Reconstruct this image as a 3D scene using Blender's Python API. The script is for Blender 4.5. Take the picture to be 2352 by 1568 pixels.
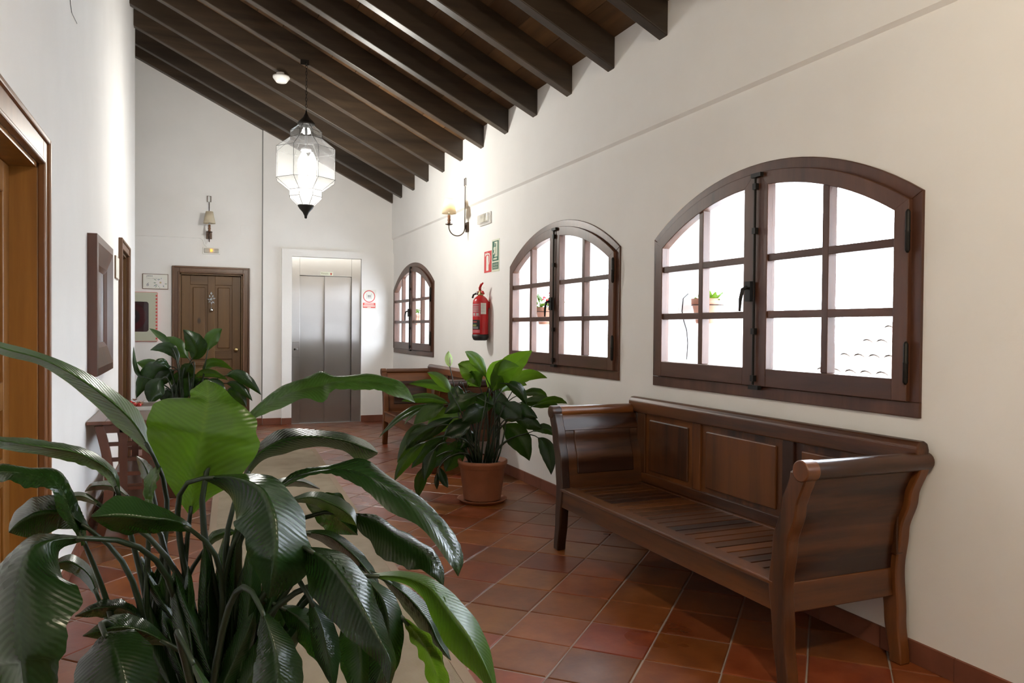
import bpy, math, random
from mathutils import Vector, Matrix

sc = bpy.context.scene
for o in list(bpy.data.objects):
    bpy.data.objects.remove(o, do_unlink=True)
col = sc.collection
PI = math.pi

# ------------------------------------------------------------------ camera
YAW, PITCH, ROLL, EYE = 0.3971, 0.0160, 0.0087, 1.30
fw = Vector((math.sin(YAW)*math.cos(PITCH), math.cos(YAW)*math.cos(PITCH), -math.sin(PITCH)))
rt = Vector((math.cos(YAW), -math.sin(YAW), 0)); up = rt.cross(fw)
r2 = rt*math.cos(ROLL) + up*math.sin(ROLL); u2 = up*math.cos(ROLL) - rt*math.sin(ROLL)
cam = bpy.data.cameras.new('camera'); cam.sensor_width = 36; cam.lens = 36*1764.1/2352; cam.clip_start = .02
cam_o = bpy.data.objects.new('camera', cam); col.objects.link(cam_o)
cam_o.matrix_world = Matrix(((r2.x, u2.x, -fw.x, 0), (r2.y, u2.y, -fw.y, 0), (r2.z, u2.z, -fw.z, EYE), (0, 0, 0, 1)))
sc.camera = cam_o

# ------------------------------------------------------------------ sky, exposure
world = bpy.data.worlds.new('overcast_sky'); sc.world = world; world.use_nodes = True
bg = world.node_tree.nodes['Background']
bg.inputs['Color'].default_value = (.81, .895, 1.0, 1); bg.inputs['Strength'].default_value = 11.0
sc.view_settings.view_transform = 'Standard'; sc.view_settings.look = 'None'
sc.view_settings.gamma = 1; sc.view_settings.use_curve_mapping = False
sc.view_settings.exposure = 1.12
sc.cycles.use_denoising = True
sc.cycles.max_bounces = 8; sc.cycles.diffuse_bounces = 5; sc.cycles.transparent_max_bounces = 20
sc.cycles.sample_clamp_indirect = 6.0
sc.cycles.caustics_reflective = False; sc.cycles.caustics_refractive = False

# ------------------------------------------------------------------ mesh helpers
BASES = {}
class MB:
    def __init__(s): s.v = []; s.f = []; s.uv = None
    def add(s, vs, fs):
        n = len(s.v); s.v += [tuple(v) for v in vs]; s.f += [tuple(i+n for i in f) for f in fs]; return s
    def box(s, a, b):
        x0, y0, z0 = a; x1, y1, z1 = b
        return s.add([(x0,y0,z0),(x1,y0,z0),(x1,y1,z0),(x0,y1,z0),(x0,y0,z1),(x1,y0,z1),(x1,y1,z1),(x0,y1,z1)],
                     [(0,3,2,1),(4,5,6,7),(0,1,5,4),(1,2,6,5),(2,3,7,6),(3,0,4,7)])
    def prism(s, poly, axis, a, b):
        # poly in the two other axes, extruded from a to b along axis
        def mk(p, t):
            return (t, p[0], p[1]) if axis == 0 else ((p[0], t, p[1]) if axis == 1 else (p[0], p[1], t))
        n = len(poly)
        vs = [mk(p, a) for p in poly] + [mk(p, b) for p in poly]
        return s.add(vs, [tuple(range(n-1, -1, -1)), tuple(range(n, 2*n))] + [(i, (i+1) % n, n+(i+1) % n, n+i) for i in range(n)])
    def tube(s, pts, r, n=8, closed=False, cap=True):
        pts = [Vector(p) for p in pts]; m = len(pts)
        rr = r if isinstance(r, (list, tuple)) else [r]*m
        ref = None; rings = []
        for i, p in enumerate(pts):
            if closed: t = pts[(i+1) % m] - pts[i-1]
            else: t = pts[min(m-1, i+1)] - pts[max(0, i-1)]
            t.normalize()
            if ref is None:
                ref = Vector((0, 0, 1)) if abs(t.z) < .9 else Vector((1, 0, 0))
            a = ref - t*ref.dot(t)
            if a.length < 1e-5: a = t.orthogonal()
            a.normalize(); b = t.cross(a); ref = a
            rings.append([p + (a*math.cos(2*PI*k/n) + b*math.sin(2*PI*k/n))*rr[i] for k in range(n)])
        vs = [v for R in rings for v in R]; fs = []
        for i in range(m if closed else m-1):
            j = (i+1) % m
            for k in range(n): fs.append((i*n+k, i*n+(k+1) % n, j*n+(k+1) % n, j*n+k))
        if not closed and cap: fs += [tuple(range(n-1, -1, -1)), tuple(range((m-1)*n, m*n))]
        return s.add(vs, fs)
    def lathe(s, prof, c=(0, 0, 0), n=24, axis='z', cap=True):
        vs = []; fs = []
        for (r, z) in prof:
            for k in range(n):
                a = 2*PI*k/n; q = (r*math.cos(a), r*math.sin(a), z)
                if axis == 'x': q = (q[2], q[0], q[1])
                if axis == 'y': q = (q[0], q[2], q[1])
                vs.append((q[0]+c[0], q[1]+c[1], q[2]+c[2]))
        m = len(prof)
        for i in range(m-1):
            for k in range(n): fs.append((i*n+k, i*n+(k+1) % n, (i+1)*n+(k+1) % n, (i+1)*n+k))
        if cap: fs += [tuple(range(n-1, -1, -1)), tuple(range((m-1)*n, m*n))]
        return s.add(vs, fs)
    def grid(s, rows, thick=None):
        # rows: list of lists of points, open sheet
        m = len(rows); n = len(rows[0])
        return s.add([p for R in rows for p in R], [(i*n+j, i*n+j+1, (i+1)*n+j+1, (i+1)*n+j) for i in range(m-1) for j in range(n-1)])
    def mesh(s, name):
        me = bpy.data.meshes.new(name); me.from_pydata(s.v, [], s.f); me.validate(); me.update(); return me
    def build(s, name, mat, parent=None, smooth=False, bevel=0, solid=0):
        return place(s.mesh(name), name, mat, parent, smooth, bevel, solid)

def place(me, name, mat, parent=None, smooth=False, bevel=0, solid=0):
    o = bpy.data.objects.new(name, me); col.objects.link(o)
    if mat and not me.materials: me.materials.append(mat)
    if smooth:
        for p in me.polygons: p.use_smooth = True
        if smooth == 'angle': me.set_sharp_from_angle(angle=math.radians(35))
    if parent is not None:
        o.parent = parent; o.matrix_parent_inverse = Matrix.Translation(BASES.get(parent.name, (0, 0, 0))).inverted()
    if solid:
        m = o.modifiers.new('thickness', 'SOLIDIFY'); m.thickness = solid; m.offset = 0
    if bevel:
        m = o.modifiers.new('edges', 'BEVEL'); m.width = bevel; m.segments = 2; m.limit_method = 'ANGLE'
    return o

def thing(name, label, cat, loc, group=None, kind=None):
    o = bpy.data.objects.new(name, None); col.objects.link(o); o.location = loc; o.empty_display_size = .1
    BASES[o.name] = tuple(loc)
    return tag(o, label, cat, group, kind)
def tag(o, label, cat, group=None, kind=None):
    o['label'] = label; o['category'] = cat
    if group: o['group'] = group
    if kind: o['kind'] = kind
    return o
def copy_tree(o, parent=None):
    c = o.copy(); col.objects.link(c); c.parent = parent; c.matrix_parent_inverse = o.matrix_parent_inverse.copy()
    for ch in list(o.children): copy_tree(ch, c)
    return c

def text_mesh(body, size, align='CENTER'):
    cu = bpy.data.curves.new('lettering', 'FONT'); cu.body = body; cu.size = size; cu.align_x = align; cu.align_y = 'CENTER'
    cu.resolution_u = 3
    t = bpy.data.objects.new('lettering', cu); col.objects.link(t)
    dg = bpy.context.evaluated_depsgraph_get()
    me = bpy.data.meshes.new_from_object(t.evaluated_get(dg))
    bpy.data.objects.remove(t, do_unlink=True); me.materials.clear()
    return me
def text_on(body, size, origin, xdir, ydir, mat, parent, align='CENTER', sx=1.0, shear=0.0):
    me = text_mesh(body, size, align); X = Vector(xdir); Y = Vector(ydir); O = Vector(origin)
    for v in me.vertices:
        q = O + X*(v.co.x*sx + v.co.y*shear) + Y*v.co.y; v.co = q
    return place(me, 'lettering', mat, parent)

# ------------------------------------------------------------------ materials
def nmat(name):
    m = bpy.data.materials.new(name); m.use_nodes = True
    nt = m.node_tree; b = nt.nodes['Principled BSDF']; return m, nt, b
def lk(nt, a, b): nt.links.new(a, b)
def coords(nt, kind='Object', scale=(1, 1, 1), rot=(0, 0, 0)):
    tc = nt.nodes.new('ShaderNodeTexCoord'); mp = nt.nodes.new('ShaderNodeMapping')
    mp.inputs['Scale'].default_value = scale; mp.inputs['Rotation'].default_value = rot
    lk(nt, tc.outputs[kind], mp.inputs['Vector']); return mp.outputs['Vector']
def noise(nt, vec, scale, detail=4, rough=.55):
    n = nt.nodes.new('ShaderNodeTexNoise'); n.inputs['Scale'].default_value = scale
    n.inputs['Detail'].default_value = detail; n.inputs['Roughness'].default_value = rough
    lk(nt, vec, n.inputs['Vector']); return n.outputs['Fac']
def ramp(nt, fac, stops):
    r = nt.nodes.new('ShaderNodeValToRGB'); e = r.color_ramp.elements
    while len(e) < len(stops): e.new(.5)
    for q, (p, c) in zip(e, stops): q.position = p; q.color = (*c, 1)
    lk(nt, fac, r.inputs['Fac']); return r.outputs['Color']
def bump(nt, b, fac, strength=.2, dist=.01):
    n = nt.nodes.new('ShaderNodeBump'); n.inputs['Strength'].default_value = strength; n.inputs['Distance'].default_value = dist
    lk(nt, fac, n.inputs['Height']); lk(nt, n.outputs['Normal'], b.inputs['Normal'])
def plain(name, c, rough=.5, metal=0, spec=.5):
    m, nt, b = nmat(name); b.inputs['Base Color'].default_value = (*c, 1)
    b.inputs['Roughness'].default_value = rough; b.inputs['Metallic'].default_value = metal
    b.inputs['Specular IOR Level'].default_value = spec; return m
def emit(name, c, s):
    m, nt, b = nmat(name); b.inputs['Base Color'].default_value = (*c, 1)
    b.inputs['Emission Color'].default_value = (*c, 1); b.inputs['Emission Strength'].default_value = s; return m
def plaster(name, c):
    m, nt, b = nmat(name); v = coords(nt)
    f = noise(nt, v, 2.2, 5)
    col_ = ramp(nt, f, [(.3, tuple(k*.955 for k in c)), (.7, c)])
    lk(nt, col_, b.inputs['Base Color']); b.inputs['Roughness'].default_value = .85
    b.inputs['Specular IOR Level'].default_value = .25
    bump(nt, b, noise(nt, v, 38, 6, .6), .10, .006); return m
def wood(name, dark, light, rough=.35, stretch=(1, .08, 1), scale=14, knots=False, coat=0.0, rnd=.25, lo=.36, hi=.64):
    m, nt, b = nmat(name); v = coords(nt, 'Object', stretch)
    oi = nt.nodes.new('ShaderNodeObjectInfo'); add = nt.nodes.new('ShaderNodeVectorMath'); add.operation = 'ADD'
    mul = nt.nodes.new('ShaderNodeMath'); mul.operation = 'MULTIPLY'; mul.inputs[1].default_value = 37
    lk(nt, oi.outputs['Random'], mul.inputs[0]); lk(nt, v, add.inputs[0]); lk(nt, mul.outputs[0], add.inputs[1])
    v2 = add.outputs[0]
    f1 = noise(nt, v2, scale, 6, .65); f2 = noise(nt, v2, scale*.22, 3)
    mx = nt.nodes.new('ShaderNodeMath'); mx.operation = 'ADD'; lk(nt, f1, mx.inputs[0]); lk(nt, f2, mx.inputs[1])
    hv = nt.nodes.new('ShaderNodeMath'); hv.operation = 'MULTIPLY'; hv.inputs[1].default_value = .5; lk(nt, mx.outputs[0], hv.inputs[0])
    c = ramp(nt, hv.outputs[0], [(lo, dark), (.5, tuple((a+q)/2 for a, q in zip(dark, light))), (hi, light)])
    if knots:
        vo = nt.nodes.new('ShaderNodeTexVoronoi'); vo.inputs['Scale'].default_value = 4.2
        kv = coords(nt, 'Object', (1, 1, .55)); lk(nt, kv, vo.inputs['Vector'])
        kr = nt.nodes.new('ShaderNodeMapRange'); kr.inputs['From Min'].default_value = .05; kr.inputs['From Max'].default_value = .12
        lk(nt, vo.outputs['Distance'], kr.inputs['Value'])
        mk = nt.nodes.new('ShaderNodeMixRGB'); mk.inputs['Color1'].default_value = (*(k*.35 for k in dark), 1)
        lk(nt, kr.outputs[0], mk.inputs['Fac']); lk(nt, c, mk.inputs['Color2']); c = mk.outputs['Color']
    hs = nt.nodes.new('ShaderNodeHueSaturation'); mr = nt.nodes.new('ShaderNodeMapRange')
    mr.inputs['To Min'].default_value = 1-rnd; mr.inputs['To Max'].default_value = 1+rnd
    lk(nt, oi.outputs['Random'], mr.inputs['Value']); lk(nt, mr.outputs[0], hs.inputs['Value']); lk(nt, c, hs.inputs['Color'])
    lk(nt, hs.outputs['Color'], b.inputs['Base Color']); b.inputs['Roughness'].default_value = rough
    b.inputs['Coat Weight'].default_value = coat; b.inputs['Coat Roughness'].default_value = .15
    bump(nt, b, f1, .12, .002); return m
def thin_glass(name, tint=(1, 1, 1), refl=.10, frost=0.0, frost_col=(1, 1, 1)):
    m, nt, b = nmat(name); nt.nodes.remove(b)
    out = nt.nodes['Material Output']
    t = nt.nodes.new('ShaderNodeBsdfTransparent'); t.inputs['Color'].default_value = (*tint, 1)
    g = nt.nodes.new('ShaderNodeBsdfGlossy'); g.inputs['Roughness'].default_value = .02
    fc = nt.nodes.new('ShaderNodeLayerWeight'); fc.inputs['Blend'].default_value = .5
    pw = nt.nodes.new('ShaderNodeMath'); pw.operation = 'POWER'; pw.inputs[1].default_value = 5; lk(nt, fc.outputs['Facing'], pw.inputs[0])
    lw = nt.nodes.new('ShaderNodeMath'); lw.operation = 'MULTIPLY_ADD'; lw.inputs[1].default_value = .92; lw.inputs[2].default_value = .04; lk(nt, pw.outputs[0], lw.inputs[0])
    mx = nt.nodes.new('ShaderNodeMixShader'); lk(nt, lw.outputs[0], mx.inputs[0]); lk(nt, t.outputs[0], mx.inputs[1]); lk(nt, g.outputs[0], mx.inputs[2])
    o = mx.outputs[0]
    if frost:
        tr = nt.nodes.new('ShaderNodeBsdfTranslucent'); tr.inputs['Color'].default_value = (*frost_col, 1)
        m2 = nt.nodes.new('ShaderNodeMixShader'); m2.inputs[0].default_value = frost
        lk(nt, o, m2.inputs[1]); lk(nt, tr.outputs[0], m2.inputs[2]); o = m2.outputs[0]
    lk(nt, o, out.inputs['Surface']); return m
def cloth_shade(name, c, trans=.5):
    m, nt, b = nmat(name); out = nt.nodes['Material Output']
    b.inputs['Base Color'].default_value = (*c, 1); b.inputs['Roughness'].default_value = .8
    tr = nt.nodes.new('ShaderNodeBsdfTranslucent'); tr.inputs['Color'].default_value = (*c, 1)
    mx = nt.nodes.new('ShaderNodeMixShader'); mx.inputs[0].default_value = trans
    lk(nt, b.outputs[0], mx.inputs[1]); lk(nt, tr.outputs[0], mx.inputs[2]); lk(nt, mx.outputs[0], out.inputs['Surface']); return m
def leaf_mat(name, dark, light, trans_col, trans, rough):
    m, nt, b = nmat(name); out = nt.nodes['Material Output']
    tc = nt.nodes.new('ShaderNodeTexCoord'); sp = nt.nodes.new('ShaderNodeSeparateXYZ'); lk(nt, tc.outputs['UV'], sp.inputs[0])
    ab = nt.nodes.new('ShaderNodeMath'); ab.operation = 'SUBTRACT'; ab.inputs[1].default_value = .5; lk(nt, sp.outputs['X'], ab.inputs[0])
    aa = nt.nodes.new('ShaderNodeMath'); aa.operation = 'ABSOLUTE'; lk(nt, ab.outputs[0], aa.inputs[0])
    v1 = nt.nodes.new('ShaderNodeMath'); v1.operation = 'MULTIPLY'; v1.inputs[1].default_value = 210; lk(nt, sp.outputs['Y'], v1.inputs[0])
    v2 = nt.nodes.new('ShaderNodeMath'); v2.operation = 'MULTIPLY_ADD'; v2.inputs[1].default_value = -60; lk(nt, aa.outputs[0], v2.inputs[0]); lk(nt, v1.outputs[0], v2.inputs[2])
    sn = nt.nodes.new('ShaderNodeMath'); sn.operation = 'SINE'; lk(nt, v2.outputs[0], sn.inputs[0])
    oi = nt.nodes.new('ShaderNodeObjectInfo')
    f = noise(nt, coords(nt, 'Object'), 9, 4)
    c = ramp(nt, f, [(.3, dark), (.7, light)])
    mid = nt.nodes.new('ShaderNodeMapRange'); mid.inputs['From Min'].default_value = .0; mid.inputs['From Max'].default_value = .035
    mid.inputs['To Min'].default_value = .55; mid.inputs['To Max'].default_value = 0; lk(nt, aa.outputs[0], mid.inputs['Value'])
    mx = nt.nodes.new('ShaderNodeMixRGB'); mx.inputs['Color2'].default_value = (light[0]*1.6, light[1]*1.45, light[2]*1.3, 1)
    lk(nt, mid.outputs[0], mx.inputs['Fac']); lk(nt, c, mx.inputs['Color1'])
    hs = nt.nodes.new('ShaderNodeHueSaturation'); mr = nt.nodes.new('ShaderNodeMapRange'); mr.inputs['To Min'].default_value = .75; mr.inputs['To Max'].default_value = 1.3
    lk(nt, oi.outputs['Random'], mr.inputs['Value']); vn = nt.nodes.new('ShaderNodeMath'); vn.operation = 'MULTIPLY_ADD'; vn.inputs[1].default_value = .13; vn.inputs[2].default_value = .92; lk(nt, sn.outputs[0], vn.inputs[0])
    vm = nt.nodes.new('ShaderNodeMath'); vm.operation = 'MULTIPLY'; lk(nt, mr.outputs[0], vm.inputs[0]); lk(nt, vn.outputs[0], vm.inputs[1])
    lk(nt, vm.outputs[0], hs.inputs['Value']); lk(nt, mx.outputs['Color'], hs.inputs['Color'])
    lk(nt, hs.outputs['Color'], b.inputs['Base Color'])
    b.inputs['Roughness'].default_value = rough; b.inputs['Specular IOR Level'].default_value = .42
    bp = nt.nodes.new('ShaderNodeBump'); bp.inputs['Strength'].default_value = .09; bp.inputs['Distance'].default_value = .004
    lk(nt, sn.outputs[0], bp.inputs['Height']); lk(nt, bp.outputs[0], b.inputs['Normal'])
    tr = nt.nodes.new('ShaderNodeBsdfTranslucent'); tr.inputs['Color'].default_value = (*trans_col, 1); lk(nt, bp.outputs[0], tr.inputs['Normal'])
    mm = nt.nodes.new('ShaderNodeMixShader'); mm.inputs[0].default_value = trans
    lk(nt, b.outputs[0], mm.inputs[1]); lk(nt, tr.outputs[0], mm.inputs[2]); lk(nt, mm.outputs[0], out.inputs['Surface']); return m

M = {}
M['wall'] = plaster('white_plaster', (.86, .85, .83))
M['reveal'] = plaster('exterior_lime_wash', (.88, .89, .90))
M['beam'] = wood('dark_beam_wood', (.022, .0145, .009), (.070, .046, .027), .45, (.10, 1.6, 1.6), 9, rnd=.3)
M['plank'] = wood('ceiling_board_wood', (.05, .024, .010), (.13, .065, .025), .5, (1.6, .12, 1.6), 9, rnd=.3)
M['window_wood'] = wood('brown_window_wood', (.050, .018, .009), (.115, .046, .024), .38, (1.2, 1.2, .12), 12, rnd=.12)
M['window_rail'] = wood('brown_window_rail_wood', (.050, .018, .009), (.115, .046, .024), .38, (1.2, .12, 1.2), 12, rnd=.12)
M['bench'] = wood('bench_wood_along_length', (.032, .0085, .0022), (.185, .062, .0125), .36, (1.2, .10, 1.2), 7, coat=.10, rnd=.3, lo=.41, hi=.59)
M['bench_v'] = wood('bench_wood_upright', (.022, .0058, .0018), (.145, .047, .0098), .36, (1.2, 1.2, .10), 7, coat=.10, rnd=.35, lo=.41, hi=.59)
M['bench_x'] = wood('bench_wood_across', (.021, .0055, .0018), (.130, .042, .0090), .34, (.10, 1.2, 1.2), 7, coat=.10, rnd=.35, lo=.41, hi=.59)
M['pine'] = wood('honey_pine', (.15, .058, .010), (.34, .150, .030), .38, (1.3, 1.3, .09), 9, knots=True, rnd=.12)
M['pine_h'] = wood('honey_pine_rail', (.15, .058, .010), (.34, .150, .030), .38, (1.3, .09, 1.3), 9, knots=True, rnd=.12)
M['door_wood'] = wood('stained_pine_door', (.075, .034, .008), (.155, .078, .022), .48, (1.3, 1.3, .09), 9, knots=True, rnd=.12)
M['door_wood_h'] = wood('stained_pine_door_rail', (.075, .034, .008), (.155, .078, .022), .48, (.09, 1.3, 1.3), 9, knots=True, rnd=.12)
M['casing_honey'] = wood('honey_door_casing', (.12, .045, .013), (.25, .105, .036), .33, (1.3, 1.3, .09), 9, rnd=.1)
M['casing'] = wood('brown_door_casing', (.075, .032, .014), (.15, .070, .030), .35, (1.3, 1.3, .09), 9, rnd=.1)
M['mahogany'] = wood('red_brown_frame_wood', (.055, .017, .009), (.125, .042, .022), .3, (1.2, 1.2, .12), 10, coat=.3, rnd=.12)
M['table'] = wood('table_wood', (.06, .022, .013), (.15, .060, .036), .33, (1.2, .12, 1.2), 10, coat=.2, rnd=.15)
M['table_v'] = wood('table_leg_wood', (.05, .014, .008), (.12, .040, .020), .33, (1.2, 1.2, .12), 10, rnd=.15)
M['black_iron'] = plain('black_iron', (.02, .019, .018), .5, .6)
M['bronze'] = plain('brown_iron', (.085, .055, .04), .45, .7)
M['grout'] = plain('grey_grout', (.30, .25, .22), .85)
M['white_plastic'] = plain('white_plastic', (.78, .77, .74), .35)
M['cream_plastic'] = plain('cream_plastic', (.74, .72, .62), .4)
M['clear_plastic'] = thin_glass('clear_plastic', (.93, .93, .92), frost=.25)
M['glass'] = thin_glass('window_glass')
M['lantern_glass'] = thin_glass('lantern_glass', (.97, .99, .98), frost=.016)
M['bulb'] = emit('bulb_glow', (1, .97, .93), 34)
M['small_bulb'] = emit('warm_bulb_glow', (1, .82, .58), 9)
M['red_paint'] = plain('red_paint', (.50, .018, .022), .25)
M['red_print'] = plain('red_print', (.62, .055, .055), .5)
M['orange_red_print'] = plain('orange_red_print', (.66, .07, .05), .5)
M['green_print'] = plain('green_print', (.035, .13, .085), .5)
M['sign_white'] = plain('sign_white', (.78, .78, .72), .5)
M['photolum'] = plain('photoluminescent_cream', (.70, .72, .58), .5)
M['black_rubber'] = plain('black_rubber', (.015, .015, .016), .5)
M['brass'] = plain('dull_brass', (.5, .38, .18), .4, .9)
M['silver'] = plain('silver', (.75, .76, .78), .22, 1)
M['dull_silver'] = plain('dull_silver', (.42, .43, .44), .5, .8)
M['grey_ink'] = plain('grey_ink', (.17, .18, .24), .6)
M['line_print'] = plain('pale_grey_print', (.45, .43, .42), .6)
M['leaf_print'] = plain('painted_leaf_green', (.20, .28, .22), .6)
M['blue_print'] = plain('painted_leaf_blue', (.22, .27, .36), .6)
M['cabinet_cream'] = plain('cabinet_cream', (.50, .51, .40), .45)
M['soil'] = plain('potting_soil', (.03, .02, .014), .95)
M['wax_wood'] = plain('candle_tube_wood', (.16, .07, .03), .5)
M['shade_lit'] = cloth_shade('cream_parchment_shade', (.82, .75, .60), .5)
M['hose'] = plain('black_hose', (.02, .02, .02), .5)
M['mirror'] = plain('mirror_silvering', (.86, .87, .88), .02, 1)

def tile_mat():
    m, nt, b = nmat('terracotta_floor_tile'); v = coords(nt)
    oi = nt.nodes.new('ShaderNodeObjectInfo')
    geo = nt.nodes.new('ShaderNodeNewGeometry')
    wv = geo.outputs['Position']
    f = noise(nt, wv, 7, 6, .6); f2 = noise(nt, wv, 1.3, 3)
    c1 = ramp(nt, f, [(.25, (.125, .029, .008)), (.5, (.180, .046, .012)), (.75, (.240, .070, .021))])
    hs = nt.nodes.new('ShaderNodeHueSaturation'); mr = nt.nodes.new('ShaderNodeMapRange'); mr.inputs['To Min'].default_value = .72; mr.inputs['To Max'].default_value = 1.22
    lk(nt, oi.outputs['Random'], mr.inputs['Value']); lk(nt, mr.outputs[0], hs.inputs['Value'])
    mh = nt.nodes.new('ShaderNodeMapRange'); mh.inputs['To Min'].default_value = .49; mh.inputs['To Max'].default_value = .515
    ml = nt.nodes.new('ShaderNodeMath'); ml.operation = 'MULTIPLY'; ml.inputs[1].default_value = 7.31; fr = nt.nodes.new('ShaderNodeMath'); fr.operation = 'FRACT'
    lk(nt, oi.outputs['Random'], ml.inputs[0]); lk(nt, ml.outputs[0], fr.inputs[0]); lk(nt, fr.outputs[0], mh.inputs['Value']); lk(nt, mh.outputs[0], hs.inputs['Hue'])
    lk(nt, c1, hs.inputs['Color']); lk(nt, hs.outputs['Color'], b.inputs['Base Color'])
    rr = nt.nodes.new('ShaderNodeMapRange'); rr.inputs['From Min'].default_value = .3; rr.inputs['From Max'].default_value = .7
    rr.inputs['To Min'].default_value = .27; rr.inputs['To Max'].default_value = .42; lk(nt, f2, rr.inputs['Value']); lk(nt, rr.outputs[0], b.inputs['Roughness'])
    b.inputs['Specular IOR Level'].default_value = .5
    bump(nt, b, noise(nt, wv, 22, 4, .5), .16, .004); return m
M['tile'] = tile_mat()
def terra_mat(name, c):
    m, nt, b = nmat(name); v = coords(nt)
    f = noise(nt, v, 9, 5)
    lk(nt, ramp(nt, f, [(.3, tuple(k*.75 for k in c)), (.7, c)]), b.inputs['Base Color']); b.inputs['Roughness'].default_value = .7
    bump(nt, b, noise(nt, v, 60, 3), .1, .002); return m
M['terracotta'] = terra_mat('terracotta_pot', (.29, .10, .042))
M['terracotta_pale'] = terra_mat('pale_terracotta_pot', (.48, .22, .14))
M['skirting'] = terra_mat('terracotta_skirting', (.20, .062, .030))
M['roof_tile'] = terra_mat('weathered_roof_tile', (.16, .12, .095))
def steel_mat():
    m, nt, b = nmat('brushed_steel'); b.inputs['Base Color'].default_value = (.47, .46, .45, 1); b.inputs['Metallic'].default_value = 1
    b.inputs['Roughness'].default_value = .38; b.inputs['Anisotropic'].default_value = 1.0
    # brush strokes run upright: reflections spread sideways
    cv = nt.nodes.new('ShaderNodeCombineXYZ'); cv.inputs['X'].default_value = 1
    lk(nt, cv.outputs[0], b.inputs['Tangent']); b.inputs['Anisotropic Rotation'].default_value = 0.0
    return m
M['steel'] = steel_mat()
def rug_mat():
    m, nt, b = nmat('woven_sisal'); v = coords(nt)
    w = nt.nodes.new('ShaderNodeTexWave'); w.inputs['Scale'].default_value = 62; w.bands_direction = 'X'; lk(nt, v, w.inputs['Vector'])
    w2 = nt.nodes.new('ShaderNodeTexWave'); w2.inputs['Scale'].default_value = 48; w2.bands_direction = 'Y'; lk(nt, v, w2.inputs['Vector'])
    mu = nt.nodes.new('ShaderNodeMath'); mu.operation = 'MULTIPLY'; lk(nt, w.outputs['Fac'], mu.inputs[0]); lk(nt, w2.outputs['Fac'], mu.inputs[1])
    f = noise(nt, v, 5, 5); ad = nt.nodes.new('ShaderNodeMath'); ad.operation = 'MULTIPLY_ADD'; ad.inputs[1].default_value = .35
    lk(nt, mu.outputs[0], ad.inputs[0]); lk(nt, f, ad.inputs[2])
    lk(nt, ramp(nt, ad.outputs[0], [(.3, (.25, .20, .14)), (.8, (.36, .295, .215))]), b.inputs['Base Color']); b.inputs['Roughness'].default_value = .95
    b.inputs['Specular IOR Level'].default_value = .1
    bump(nt, b, mu.outputs[0], .4, .003); return m
M['rug'] = rug_mat()
M['rug_edge'] = plain('rug_binding', (.30, .22, .15), .9)
M['young'] = leaf_mat('lit_green_leaf', (.028, .074, .007), (.045, .105, .010), (.13, .25, .010), .38, .32)  # young, fresh, mature are lit, mid, dark copies of leaf green: painted light besides natural variation
M['fresh'] = leaf_mat('mid_green_leaf', (.017, .050, .009), (.030, .075, .013), (.09, .19, .010), .28, .32)  # mid copy of leaf green: painted light besides natural variation
M['mature'] = leaf_mat('dark_green_leaf', (.008, .024, .007), (.014, .038, .010), (.05, .13, .008), .20, .27)  # dark copy of leaf green: painted shade besides natural variation
M['stem'] = plain('leaf_stalk_green', (.008, .020, .006), .45)
M['spathe'] = cloth_shade('pale_green_spathe', (.45, .62, .25), .4)
M['geranium'] = plain('red_petals', (.75, .06, .08), .6)
M['white_petals'] = plain('white_petals', (.80, .77, .75), .6)
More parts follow.
